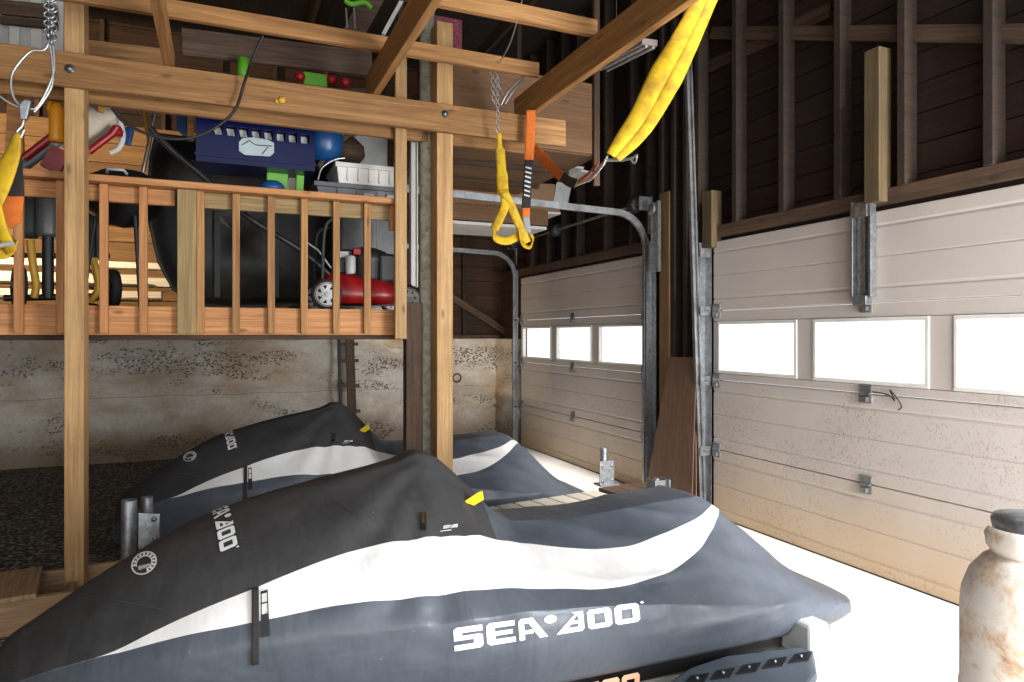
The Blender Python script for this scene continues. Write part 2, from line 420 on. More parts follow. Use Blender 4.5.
def interp(xs, ys, x):
    if x <= xs[0]: return ys[0]
    for i in range(len(xs)-1):
        if x <= xs[i+1]:
            t_ = (x - xs[i]) / (xs[i+1] - xs[i]); return ys[i] + (ys[i+1]-ys[i]) * t_
    return ys[-1]
def sinterp(tab, x):
    """smooth (monotone-ish cubic) interpolation of table [(x,y)..]"""
    n = len(tab)
    if x <= tab[0][0]: return tab[0][1]
    if x >= tab[-1][0]: return tab[-1][1]
    sl = [(tab[i+1][1]-tab[i][1])/(tab[i+1][0]-tab[i][0]) for i in range(n-1)]
    tg = [sl[0]] + [0 if sl[i-1]*sl[i] <= 0 else 2*sl[i-1]*sl[i]/(sl[i-1]+sl[i]) for i in range(1, n-1)] + [sl[-1]]
    for i in range(n-1):
        if x <= tab[i+1][0]:
            h = tab[i+1][0]-tab[i][0]; t_ = (x-tab[i][0])/h
            return ((2*t_**3-3*t_*t_+1)*tab[i][1] + (t_**3-2*t_*t_+t_)*h*tg[i] + (-2*t_**3+3*t_*t_)*tab[i+1][1] + (t_**3-t_*t_)*h*tg[i+1])

# ================================================================== THE SHELL
WX = 3.5          # inner face of the door wall
BY = 8.65         # back wall
XL = -4.2; YB = -3.0; RZ = 4.9
struct('floor', MB().box(XL, 5.5, YB, 9.2, -0.2, 0.0), 'gravel', 'dark gravel floor')
struct('floor_slab', MB().box(1.15, WX + 0.3, YB, BY, 0.0, 0.012), 'pale_concrete_floor', 'bright pale concrete floor strip in front of the garage doors')
# roof with an added, unseen opening that shapes the sun onto the floor strip
rf = MB()
SUN_SLOT = (1.98, 3.36, -2.6, 2.8)
rf.box(XL, SUN_SLOT[0], YB, 9.0, RZ, RZ+0.1); rf.box(SUN_SLOT[1], 3.9, YB, 9.0, RZ, RZ+0.1)
rf.box(SUN_SLOT[0], SUN_SLOT[1], YB, SUN_SLOT[2], RZ, RZ+0.1); rf.box(SUN_SLOT[0], SUN_SLOT[1], SUN_SLOT[3], 9.0, RZ, RZ+0.1)
struct('ceiling', rf, 'roof_wood', 'dark wooden roof deck')
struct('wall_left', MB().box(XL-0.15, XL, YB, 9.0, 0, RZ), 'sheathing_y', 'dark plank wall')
# back wall
wb = thing('wall_back', 'back wall of rough concrete below dark planks', 'wall', (0, BY, 0), kind='structure'); del wb['category']
cb = MB()
rows = []
for i in range(25):
    z = 1.36 * i / 24
    rows.append([Vector((XL + (WX+0.2-XL) * j / 90, BY + 0.05*noise.noise(Vector((j*0.12, 0, i*0.35))) + 0.03*noise.noise(Vector((j*0.5, 3, i*1.2))), z)) for j in range(91)])
cb.grid(rows); cb.box(XL, WX+0.2, BY+0.04, BY+0.25, 0, 1.36)
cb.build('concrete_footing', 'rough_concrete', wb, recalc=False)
pl = MB(); z = 1.36
while z < RZ:
    pl.box(XL, WX+0.2, BY+0.10, BY+0.13, z+0.004, z+0.19); z += 0.195
pl.box(XL, WX+0.2, BY+0.135, BY+0.16, 1.3, RZ+0.1)
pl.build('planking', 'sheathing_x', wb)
for x in [-3.6 + 0.6*i for i in range(13)]:
    lumber('stud', (x, BY+0.05, 1.40), (x, BY+0.05, RZ-0.02), 0.09, 0.045, 'dark_stud' if x > 1.2 else 'old_wood', wb, up=(1,0,0))
lumber('sill_plate', (XL, BY+0.04, 1.385), (WX, BY+0.04, 1.385), 0.12, 0.05, 'old_wood', wb)
a = P(450, 296, Y=BY-0.0); b2 = P(514, 337, Y=BY-0.0)
lumber('diagonal_brace', a, b2, 0.02, 0.09, 'old_wood', wb)
# right wall
wr = thing('wall_right', 'garage door wall with dark studs and plank sheathing', 'wall', (WX, 4, 0), kind='structure'); del wr['category']
D1 = (5.13, 7.92); D2 = (1.53, 4.24); DH = 2.13
sh = MB(); z = DH + 0.02
ang = 0.0
while z < RZ:
    sh.box(WX+0.12, WX+0.15, YB, BY+0.1, z+0.003, z+0.165); z += 0.17
sh.box(WX+0.155, WX+0.17, YB, BY+0.2, DH, RZ+0.1)
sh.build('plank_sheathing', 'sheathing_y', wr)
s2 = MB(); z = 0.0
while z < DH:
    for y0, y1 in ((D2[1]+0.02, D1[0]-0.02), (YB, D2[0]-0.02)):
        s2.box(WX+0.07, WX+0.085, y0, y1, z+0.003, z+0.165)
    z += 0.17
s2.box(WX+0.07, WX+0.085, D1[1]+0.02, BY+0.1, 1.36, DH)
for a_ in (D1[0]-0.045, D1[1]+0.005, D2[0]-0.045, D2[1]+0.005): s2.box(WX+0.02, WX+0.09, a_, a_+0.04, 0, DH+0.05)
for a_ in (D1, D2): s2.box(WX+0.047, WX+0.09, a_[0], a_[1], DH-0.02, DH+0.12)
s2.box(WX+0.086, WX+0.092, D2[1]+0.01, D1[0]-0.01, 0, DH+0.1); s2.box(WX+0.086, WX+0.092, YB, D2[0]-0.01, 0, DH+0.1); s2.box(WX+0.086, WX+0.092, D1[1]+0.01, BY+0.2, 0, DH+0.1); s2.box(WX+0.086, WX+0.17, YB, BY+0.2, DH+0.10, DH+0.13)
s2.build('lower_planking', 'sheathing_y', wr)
c2 = MB(); c2.box(WX-0.06, WX+0.085, D1[1]+0.12, BY+0.05, 0, 1.36)
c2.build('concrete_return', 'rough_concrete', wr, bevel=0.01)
for y0, y1 in (D1, D2):
    lumber('header_plate', (WX+0.05, y0-0.15, DH+0.075), (WX+0.05, y1+0.15, DH+0.075), 0.10, 0.09, 'old_wood', wr)
def Yw(px): return P(px, 200, X=WX).y
for px in (735, 782, 838, 902, 989, 1075):
    y = Yw(px); lumber('stud', (WX+0.04, y, DH+0.12), (WX+0.04, y, RZ-0.05), 0.05, 0.10, 'dark_stud', wr, up=(1,0,0))
for px in (531, 547, 562, 577, 605, 631, 648):
    y = Yw(px); lumber('stud', (WX+0.04, y, DH+0.12), (WX+0.04, y, RZ-0.05), 0.045, 0.10, 'dark_stud', wr, up=(1,0,0))
for px in (664, 676, 688, 700):
    y = Yw(px); lumber('stud', (WX+0.015, y, 0.0), (WX+0.015, y, RZ-0.05), 0.05, 0.10, 'dark_stud', wr, up=(1,0,0))
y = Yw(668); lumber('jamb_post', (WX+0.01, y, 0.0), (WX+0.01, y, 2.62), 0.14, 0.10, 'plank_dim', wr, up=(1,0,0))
y = Yw(880); lumber('header_post', (WX-0.02, y, DH+0.04), (WX-0.02, y, 3.05), 0.10, 0.10, 'dim_olive', wr, up=(1,0,0))
y = Yw(712); lumber('header_post', (WX+0.0, y, DH-0.05), (WX+0.0, y, 2.52), 0.11, 0.10, 'dim_olive', wr, up=(1,0,0))
for y in (YB+0.4, -1.8, -1.2, -0.6, 0.0, 0.6, 1.2):
    lumber('stud', (WX+0.04, y, 0), (WX+0.04, y, RZ-0.05), 0.045, 0.10, 'dark_stud', wr, up=(1,0,0))
a = P(712, 33, X=WX+0.07); b2 = P(1060, 34, X=WX+0.07)
lumber('rake_board', a, b2, 0.03, 0.09, 'old_wood', wr)
a = P(702, 70, X=WX+0.10); b2 = P(830, 10, X=WX+0.10)
lumber('diagonal_brace', a, b2, 0.02, 0.10, 'old_wood', wr)

# ------------------------------------------------------------------ overhead doors
def door(name, y0, y1, label):
    t_ = thing(name, label, None, (WX, (y0+y1)/2, 0), kind='structure')
    sh_ = DH / 4
    def section(z0, z1, ya, yb, g=True):
        pr = [(WX+0.045, z0), (WX, z0+0.004), (WX, z1-0.004), (WX+0.045, z1)]
        if g:
            hgt = z1 - z0
            pr = [(WX+0.045, z0+0.002), (WX+0.004, z0+0.003), (WX, z0+0.010), (WX, z0+0.075), (WX+0.007, z0+0.088), (WX+0.0, z0+0.105)]
            pr += [(WX, z0+hgt/2-0.006), (WX+0.005, z0+hgt/2), (WX, z0+hgt/2+0.008)]
            pr += [(WX, z1-0.105), (WX+0.007, z1-0.088), (WX, z1-0.075), (WX, z1-0.010), (WX+0.004, z1-0.003), (WX+0.045, z1-0.002)]
        return [Vector((x, ya, z)) for x, z in pr], Vector((0, yb-ya, 0))
    for k in range(4):
        z0, z1 = sh_*k, sh_*(k+1)
        mb = MB()
        if k != 2:
            mb.prism(*section(z0, z1, y0, y1))
        else:
            wz0, wz1 = z0+0.055, z1-0.085
            ww = (y1-y0-0.10-2*0.135)/3
            mb.prism(*section(z0, wz0, y0, y1, False)); mb.prism(*section(wz1, z1, y0, y1, False))
            ys = [y0]; wins = []
            yy = y0 + 0.05
            for i in range(3): wins.append((yy, yy+ww)); yy += ww + 0.135
            st = [y0] + [w for p_ in wins for w in p_] + [y1]
            for i in range(0, 8, 2): mb.box(WX, WX+0.045, st[i], st[i+1], wz0, wz1)
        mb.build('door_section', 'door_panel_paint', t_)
        if k == 2:
            for (a_, b_) in wins:
                fr = MB(); e = 0.022
                for (p_, q_, r_, s_) in ((a_, b_, wz0, wz0+e), (a_, b_, wz1-e, wz1), (a_, a_+e, wz0+e, wz1-e), (b_-e, b_, wz0+e, wz1-e)):
                    fr.box(WX-0.008, WX+0.035, p_, q_, r_, s_)
                f_ = fr.build('window_frame', 'white_paint', t_, bevel=0.003)
                MB().box(WX+0.018, WX+0.022, a_+e, b_-e, wz0+e, wz1-e).build('pane', 'window_glass', f_)
    ym = (y0+y1)/2
    for k in (1, 2, 3):
        for yy in (ym, y0+0.04, y1-0.04):
            if k == 3 and yy == ym and name == 'door_2': pass
            h_ = MB(); z_ = sh_*k
            h_.box(WX-0.012, WX+0.001, yy-0.04, yy+0.04, z_-0.055, z_-0.006); h_.box(WX-0.012, WX+0.001, yy-0.04, yy+0.04, z_+0.006, z_+0.05)
            h_.tube([(WX-0.012, yy-0.034, z_), (WX-0.012, yy+0.034, z_)], 0.009, 8)
            h_.box(WX-0.03, WX-0.008, yy-0.02, yy+0.02, z_-0.045, z_-0.02)
            h_.build('hinge', 'steel_track', t_)
    MB().box(WX-0.004, WX+0.05, y0, y1, -0.0, 0.02).build('bottom_seal', 'black_rubber', t_)
    return t_
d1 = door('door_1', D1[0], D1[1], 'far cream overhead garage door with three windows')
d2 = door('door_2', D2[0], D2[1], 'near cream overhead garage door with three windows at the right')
# reinforcing strut at the top of the near door
ym = (D2[0]+D2[1])/2
s_ = MB(); z0, z1 = 1.63, 2.20
s_.box(WX-0.012, WX-0.002, ym-0.065, ym+0.065, z0, z1)
s_.box(WX-0.05, WX-0.004, ym-0.07, ym-0.055, z0, z1); s_.box(WX-0.05, WX-0.004, ym+0.055, ym+0.07, z0, z1)
s_.box(WX-0.035, WX-0.01, ym-0.018, ym+0.018, z0+0.02, z1-0.02)
s_.box(WX-0.06, WX-0.01, ym-0.05, ym+0.05, z1-0.10, z1-0.03); s_.box(WX-0.06, WX-0.004, ym-0.045, ym+0.045, z0-0.045, z0+0.01)
s_.build('opener_strut', 'galvanised', d2, bevel=0.002)
# a lock cable hanging from the hinge
c_ = bez([(WX-0.015, ym-0.05, 1.08), (WX-0.02, ym-0.16, 1.07), (WX-0.02, ym-0.20, 1.04), (WX-0.02, ym-0.17, 1.10), (WX-0.02, ym-0.24, 1.02), (WX-0.02, ym-0.22, 0.99)])
MB().tube(c_, 0.004, 6).build('pull_wire', 'dark_frame', d2)

# ------------------------------------------------------------------ door tracks
def ctrack(mb, pts, w=0.055, dpt=0.03, side=(0,1,0)):
    pts = [Vector(p) for p in pts]; N = len(pts); side = Vector(side).normalized()
    rows = []
    prof = [(-w/2+0.012, dpt/2), (-w/2, dpt/2), (-w/2, -dpt/2), (w/2, -dpt/2), (w/2, dpt/2), (w/2-0.012, dpt/2), (w/2-0.012, dpt/2-0.006), (w/2-0.006, -dpt/2+0.006), (-w/2+0.006, -dpt/2+0.006), (-w/2+0.012, dpt/2-0.006)]
    for i, p in enumerate(pts):
        d = (pts[min(i+1, N-1)] - pts[max(i-1, 0)]).normalized(); n = d.cross(side).normalized()
        rows.append([p + n * a_ + side * b_ for a_, b_ in prof])
    mb.grid(rows, closed=True, smooth=False)
    mb.add(rows[0], [tuple(range(10))]); mb.add(rows[-1], [tuple(range(10))])
def std_track(y, sgn, label, x_end, zt=2.47):
    t_ = thing('door_track', label, 'door track', (WX-0.06, y, 0))
    rr = 0.30; cz = zt - rr; xb = WX - 0.06
    pts = [(xb, y, 0.02), (xb, y, cz)] + [(xb - rr + rr*math.cos(a_), y, cz + rr*math.sin(a_)) for a_ in [R(10*i) for i in range(1, 10)]] + [(x_end, y, zt + 0.05)]
    mb = MB(); ctrack(mb, pts, side=(0, sgn, 0)); mb.build('rail', 'steel_track', t_)
    a_ = MB(); ya = y + sgn*-0.035
    a_.box(xb-0.02, WX, ya-0.004, ya+0.004, 0.02, DH+0.1); a_.box(WX-0.012, WX-0.004, ya-sgn*0.05-0.0, ya, 0.02, DH+0.1) if sgn > 0 else a_.box(WX-0.012, WX-0.004, ya, ya+0.05, 0.02, DH+0.1)
    a_.build('angle_bracket', 'galvanised', t_)
    for z_ in (0.5, 1.06, 1.60):
        MB().lathe([(0.0, -0.012), (0.018, -0.012), (0.018, 0.012), (0, 0.012)], (xb, y+sgn*0.012, z_), 12, axis=(0,1,0)).tube([(xb, y, z_), (xb, y+sgn*0.09, z_)], 0.005, 8).box(xb-0.03, xb+0.05, y+sgn*0.02-0.004, y+sgn*0.02+0.004, z_-0.035, z_+0.03).build('roller_bracket', 'galvanised', t_)
    return t_
std_track(D1[0]-0.06, 1, 'galvanised track at the right side of the far door, curving overhead', 1.2)
std_track(D1[1]+0.06, -1, 'galvanised track at the left side of the far door by the concrete corner', 1.2, 2.44)
t_ = thing('door_track', 'tall straight galvanised track left of the near door, rising out of frame', 'door track', (WX-0.06, D2[1]+0.06, 0))
mb = MB(); ctrack(mb, [(WX-0.07, D2[1]+0.05, 0.02), (WX-0.23, D2[1]+0.07, 4.6)], side=(0,-1,0)); mb.build('rail', 'steel_track', t_)
MB().box(WX-0.012, WX-0.004, D2[1]+0.02, D2[1]+0.09, 0.02, DH).box(WX-0.07, WX-0.008, D2[1]+0.085, D2[1]+0.092, 0.02, DH).build('angle_bracket', 'galvanised', t_)
for z_ in (0.52, 1.06, 1.60, 2.05):
    xb = WX-0.075; y = D2[1]+0.05
    MB().lathe([(0, -0.012), (0.02, -0.012), (0.02, 0.012), (0, 0.012)], (xb, y-0.01, z_), 12, axis=(0,1,0)).tube([(xb, y, z_), (xb, y-0.09, z_)], 0.006, 8).box(xb-0.035, xb+0.06, y-0.03, y-0.022, z_-0.04, z_+0.03).build('roller_bracket', 'galvanised', t_)
# the spring shaft over the far door
t_ = thing('spring_shaft', 'steel torsion shaft with black drums above the far door', 'spring shaft', (WX-0.1, 6.5, 2.5))
MB().tube([(WX-0.12, D1[0]-0.12, 2.56), (WX-0.12, D1[1]+0.12, 2.56)], 0.013, 10).build('shaft', 'steel_track', t_)
for y in (D1[0]+0.02, 6.7, D1[1]-0.02):
    MB().lathe([(0, -0.04), (0.035, -0.04), (0.07, -0.03), (0.055, -0.02), (0.055, 0.02), (0.07, 0.03), (0.03, 0.045), (0, 0.045)], (WX-0.12, y, 2.56), 18, axis=(0,1,0)).build('drum', 'dark_frame', t_)
for y in (D1[0]-0.09, D1[1]+0.09):
    MB().box(WX-0.15, WX-0.03, y-0.004, y+0.004, 2.50, 2.62).box(WX-0.038, WX-0.030, y-0.03, y+0.03, 2.3, 2.62).build('end_bracket', 'galvanised', t_)
# big bearing plate between the doors
y = Yw(664)
t_ = thing('spring_bracket', 'galvanised slotted bracket with pulley on the post right of the far door', 'bracket', (WX-0.07, y, 2.0))
MB().box(WX-0.075, WX-0.067, y-0.045, y+0.045, 1.95, 2.55).box(WX-0.10, WX-0.067, y-0.05, y-0.042, 1.95, 2.55).box(WX-0.10, WX-0.067, y+0.042, y+0.05, 1.95, 2.55).build('plate', 'galvanised', t_)
MB().lathe([(0, 0), (0.05, 0), (0.045, 0.012), (0.05, 0.025), (0, 0.025)], (WX-0.11, y, 2.48), 18, axis=(-1,0,0)).build('pulley', 'steel_track', t_)

# ------------------------------------------------------------------ leaning hardboard sheets
for i, (bl, br, tr_, tl, x, lb) in enumerate((
    ((645, 492), (692, 497), (697, 357), (670, 357), 3.36, 'brown hardboard sheet leaning between the garage doors, the front one'),
    ((662, 482), (697, 494), (696, 372), (676, 392), 3.39, 'brown hardboard offcut standing behind the front sheet between the doors'))):
    A = P(bl[0], bl[1], X=x-0.05); B = P(br[0], br[1], X=x-0.05); C = P(tr_[0], tr_[1], X=x+0.03); D = P(tl[0], tl[1], X=x+0.03)
    A.z = B.z = 0.02
    o = MB().prism([A, B, C, D], (-0.008, 0, 0)).build('hardboard_sheet', 'hardboard')
    tag(o, lb, 'board', None)

# ================================================================== POSTS AND BEAMS
t_ = thing('timber_post', 'tall square wooden post at the left, standing in front of the loft railing', 'post', (-0.72, 4.23, 0))
xl = P(64, 300, Y=4.16).x; xr = P(84, 300, Y=4.16).x
lumber('shaft', ((xl+xr)/2, 4.23, 0.0), ((xl+xr)/2, 4.23, 3.30), xr-xl, 0.14, 'pale_wood', t_, up=(0,1,0))
xl = P(437, 300, Y=4.16).x; xr = P(453, 300, Y=4.16).x
t_ = thing('timber_post', 'yellow wooden post in the middle, beside the round steel pole', 'post', ((xl+xr)/2, 4.23, 0))
lumber('shaft', ((xl+xr)/2, 4.23, 0.0), ((xl+xr)/2, 4.23, 3.40), xr-xl, 0.14, 'pale_wood', t_, up=(0,1,0))
XM = (xl+xr)/2
o = MB().tube([P(421, 470, Y=4.5) * 1, P(427, 335, Y=4.5), P(426, 200, Y=4.5), P(426, 0, Y=4.5)], 0.052, 14)
pz = P(424, 470, Y=4.365)
o = MB().tube([(pz.x+0.0, 4.365, 0.0), (pz.x+0.02, 4.365, 1.5), (pz.x+0.02, 4.365, 4.0)], 0.05, 16).build('steel_pole', 'lichen_pipe')
tag(o, 'round lichen-spotted pole directly left of the yellow middle post', 'pole')
a = P(413, 400, Y=4.35)
lumber('timber_post', (a.x, 4.35, 0.0), (a.x, 4.35, 1.62), 0.11, 0.09, 'old_wood', None, 'dark old wooden post under the loft corner', 'post', up=(0,1,0))
a = P(401, 300, Y=4.27)
lumber('hanger_board', (a.x, 4.287, 1.385), (a.x, 4.287, 3.25), 0.075, 0.045, 'pale_wood', None, 'pale upright board fixed to the right end of the loft railing', 'board', up=(0,1,0))
a = P(413.5, 300, Y=4.75)
o = MB().box(a.x-0.025, a.x+0.025, 4.74, 4.78, 1.75, 2.78).box(a.x-0.025, a.x-0.018, 4.72, 4.74, 1.75, 2.78).box(a.x+0.018, a.x+0.025, 4.72, 4.74, 1.75, 2.78).build('white_channel', 'white_paint')
tag(o, 'narrow white trim channel hanging between the pale board and the round pole', 'trim strip')

XE = P(566, 130, Y=4.12).x
t_ = thing('main_beam', 'long front wooden beam spanning across the top of the garage, bolted to the posts', 'beam', (0.4, 4.14, 2.69))
lumber('plank', (-1.9, 4.14, 2.777), (XE, 4.14, 2.777), 0.04, 0.175, 'new_wood', t_)
for px, py in ((70, 69), (445, 114)):
    q = P(px, py, Y=4.12)
    MB().lathe([(0, -0.002), (0.024, -0.002), (0.024, 0.004), (0.011, 0.006), (0.011, 0.014), (0, 0.014)], q, 16, axis=(0,-1,0)).build('bolt', 'galvanised', t_)
q = P(282, 100, Y=4.12)
MB().lathe([(0, 0), (.022, 0), (.018, .008), (0, .012)], q, 9, axis=(0,-1,0)).lathe([(0, 0), (.014, 0), (.01, .01), (0, .012)], q + Vector((-.03, 0, -.012)), 9, axis=(0,-1,0)).build('resin_blob', 'yellow_paint', t_)
lumber('back_beam', (-1.9, 4.336, 2.765), (XE-0.12, 4.336, 2.765), 0.04, 0.19, 'new_wood', None, 'second wooden beam running directly behind the front beam', 'beam')
def jx(px, py): return P(px, py, Y=4.14).x
for px, py, y0, y1, hh, lb in ((376, 93, 0.6, 4.36, 0.18, 'wooden joist running toward the viewer from the beam above the loft rail end'),
                          (530, 110, 0.6, 4.36, 0.18, 'wide wooden joist at upper right with orange strap round its foot'),
                          (168, 68, 0.6, 4.36, 0.14, 'narrow wooden joist at upper left resting on the front beam')):
    x = jx(px, py)
    lumber('ceiling_joist', (x, y0, 2.868+hh/2), (x, y1, 2.868+hh/2), 0.045, hh, 'new_wood', None, lb, 'joist', 'joists resting on the front beam')
for y, x0, x1, zz, lb, mt in ((3.94, -1.9, 1.86, 3.095, 'wooden crosspiece lying over the joists, nearer the loft', 'new_wood'),
                      (3.28, -1.9, 1.90, 3.095, 'wooden crosspiece lying over the joists at the very top of the picture', 'new_wood')):
    lumber('crosspiece', (x0, y, zz), (x1, y, zz), 0.04, 0.09, mt, None, lb, 'board', 'crosspieces over the joists')
# second framed platform behind the beam (upper storage)
lumber('weathered_plank', P(182, 42, Y=4.8), P(372, 64, Y=4.8), 0.03, 0.17, 'weathered_wood', None, 'dark weathered plank on edge above the front beam', 'plank')
lumber('weathered_plank', P(88, 50, Y=4.85), P(166, 59, Y=4.85), 0.03, 0.12, 'plank_lit', None, 'short brown plank above the beam between left post and narrow joist', 'plank')
lumber('rafter_tie', (XL, 7.2, 3.9), (3.45, 7.2, 3.9), 0.05, 0.12, 'old_wood', None, 'dark tie beam high across the back of the garage', 'beam')
# rafters (dark, high)
for i, (x0, x1) in enumerate(((0.9, 0.9), (1.9, 1.9), (2.9, 2.9))):
    lumber('rafter', (x0, 4.9, RZ-0.07), (x1, 8.6, RZ-0.07), 0.05, 0.14, 'old_wood', None, 'dark roof rafter high in the shadows above the upper storage', 'rafter', 'roof rafters')

# ================================================================== THE LOFT
LX1 = P(400, 320, Y=4.40).x; LZ = 1.575
t_ = thing('loft_platform', 'raised timber loft floor with a wooden fascia below the railing', 'loft', (-1, 6.5, 1.41))
lumber('fascia', (-3.0, 4.42, 1.492), (LX1, 4.42, 1.492), 0.04, 0.165, 'orange_wood', t_)
dk = MB(); y = 4.45
while y < BY-0.1:
    dk.box(-4.1, LX1, y, y+0.135, LZ-0.03, LZ); y += 0.14
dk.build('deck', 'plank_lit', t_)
for x in [-3.4 + 0.5*i for i in range(10)]:
    if x < LX1: lumber('floor_joist', (x, 4.45, 1.475), (x, BY-0.05, 1.475), 0.04, 0.13, 'old_wood', t_)
lumber('edge_joist', (LX1-0.02, 4.44, 1.475), (LX1-0.02, BY-0.05, 1.475), 0.04, 0.14, 'old_wood', t_)
lumber('bearer', (-3.9, 4.50, 1.395), (LX1+0.02, 4.50, 1.395), 0.08, 0.028, 'old_wood', t_)
# railing
t_ = thing('loft_railing', 'orange-brown wooden railing with square balusters along the loft edge', 'railing', (-0.5, 4.38, 1.41))
RTZ = 1.41 + (335-184.0)/683*(4.36/ray(200, 184).y)
lumber('top_rail', (-3.0, 4.38, RTZ-0.019), (LX1-0.005, 4.38, RTZ-0.019), 0.14, 0.038, 'orange_wood', t_)
lumber('rail_board', (P(196,200,Y=4.40).x, 4.42, RTZ-0.085), (LX1-0.06, 4.42, RTZ-0.085), 0.038, 0.09, 'olive_wood', t_)
lumber('rail_board', (-3.0, 4.42, RTZ-0.085), (P(175,200,Y=4.40).x, 4.42, RTZ-0.085), 0.038, 0.09, 'orange_wood', t_)
for px in (19, 61, 104, 143.5, 200.5, 236, 271, 304, 336, 367):
    x = P(px, 260, Y=4.38).x
    lumber('baluster', (x, 4.379, 1.418), (x, 4.379, RTZ-0.04), 0.042, 0.04, 'orange_wood' if px < 150 else 'new_wood', t_, up=(0,1,0))
x = P(187, 260, Y=4.37).x
lumber('newel', (x, 4.372, 1.415), (x, 4.372, RTZ-0.04), 0.10, 0.055, 'olive_wood', t_, up=(0,1,0))
x = P(396, 230, Y=4.38).x
lumber('end_block', (x-0.02, 4.39, RTZ-0.20), (x-0.02, 4.39, RTZ-0.04), 0.045, 0.04, 'orange_wood', t_, up=(0,1,0))

# ================================================================== COVERED WATERCRAFT
YC = 2.8
T_h = [(-0.70, 0.34), (-0.66, 0.39), (-0.60, 0.43), (-0.33, 0.60), (-0.02, 0.745), (0.40, 0.845), (0.66, 0.895), (0.75, 0.928), (0.80, 0.915), (0.95, 0.785), (1.04, 0.685), (1.14, 0.618), (1.43, 0.605), (1.86, 0.63), (2.10, 0.638), (2.17, 0.605), (2.30, 0.495), (2.45, 0.345), (2.58, 0.245), (2.74, 0.185)]
T_w = [(-0.70, 0.08), (-0.66, 0.13), (-0.55, 0.22), (-0.33, 0.35), (0.0, 0.47), (0.4, 0.55), (0.9, 0.59), (1.8, 0.60), (2.3, 0.585), (2.52, 0.56), (2.66, 0.52), (2.74, 0.44)]
T_g = [(-0.70, 0.16), (-0.6, 0.25), (-0.2, 0.36), (0.3, 0.43), (0.9, 0.43), (1.5, 0.38), (2.1, 0.28), (2.74, 0.165)]
T_m = [(-0.70, 0.06), (0.0, 0.10), (1.0, 0.12), (2.0, 0.11), (2.74, 0.085)]
T_n = [(-0.70, 1.7), (0.0, 1.55), (0.5, 1.35), (0.8, 1.12), (1.1, 1.05), (1.6, 1.02), (2.2, 1.1), (2.6, 1.5)]
T_c = [(-0.70, 0.0), (0.2, 0.03), (0.55, 0.05), (0.76, 0.05), (0.9, 0.08), (1.2, 0.11), (2.1, 0.13), (2.3, 0.18), (2.6, 0.30)]
UP_E = [(104,655.4),(180,618),(253,588),(329,557),(370,544.6),(428.7,537),(478,535),(500,539),(536,544.6),(590,548.7),(632,546),(668,531),(698.6,517),(713.8,504),(724,494)]
LO_E = [(104,655.6),(180,636),(251.5,622),(335,605),(398,599),(440,593.6),(484,588),(542.5,587.8),(592,589.8),(627.5,585.4),(668,573),(684,562),(699,549),(714,527),(718,514),(724,500)]
def polyy(tab, x): return interp([p[0] for p in tab], [p[1] for p in tab], x)
def prof(X, t):
    h, w, g, m_, n, c = (sinterp(T, X) for T in (T_h, T_w, T_g, T_m, T_n, T_c))
    c = min(c, w*0.6)
    if t < 0.75:
        u = t / 0.75
        a = c / w * 0.75
        if u < a: return (w*u*(c/w)/a if a > 0 else 0, h - 0.004*(u/a))
        th = (u - a) / (1 - a) * math.pi / 2
        e = 2.0 / n
        return (c + (w - c) * (math.sin(th) ** e if n > 1.3 else math.sin(th)**e), g + (h - 0.004 - g) * math.cos(th) ** e)
    u = (t - 0.75) / 0.25
    return (w - 0.05*u*u + 0.01*math.sin(math.pi*u), g + (m_ - g) * u)
NS = 150
X0c, X1c = -0.70, 2.74
stations = [X0c + (X1c - X0c) * (0.5 - 0.5*math.cos(math.pi * (0.06 + 0.88*i/(NS-1)))) for i in range(NS)]
stations[0] = X0c; stations[-1] = X1c
def wrinkle(X, s, off, z):
    """folds in the cloth: amplitude in metres"""
    a = 0.0
    # folds fanning down from the handlebar peak
    dx, dz = X - 0.80, 0.92 - z
    r = math.hypot(dx, dz)
    if r > 0.08:
        ang_ = math.atan2(dz, dx)
        a += 0.009 * math.sin(ang_*17 + 2*noise.noise(Vector((X*2, s*3, 1)))) * math.exp(-((r-0.35)/0.30)**2) * (1 if s >= 0 else 0.8)
    # folds fanning from the rear of the seat toward the stern corner
    dx, dz = X - 2.52, z - 0.26
    r = math.hypot(dx*0.9, dz)
    ang_ = math.atan2(dz, -dx + 1e-4)
    a += 0.020 * ((1-abs(math.sin(ang_*9 + 1.5*noise.noise(Vector((X, z*2, 5))))))**2 - 0.3) * math.exp(-((r-0.50)/0.40)**2)
    # long folds beside the seat
    a += 0.016 * ((1-abs(math.sin(z*26 + X*3 + 2*noise.noise(Vector((X*1.5, z*4, 9))))))**2 - 0.3) * math.exp(-((X-1.55)/0.5)**2) * (1 if 0.05 < abs(off) < 0.5 else 0.3)
    a += 0.010 * noise.noise(Vector((X*2.6, off*4 + 7*s, z*5)))
    a += 0.004 * noise.noise(Vector((X*9, off*9, z*14 + 3)))
    return a
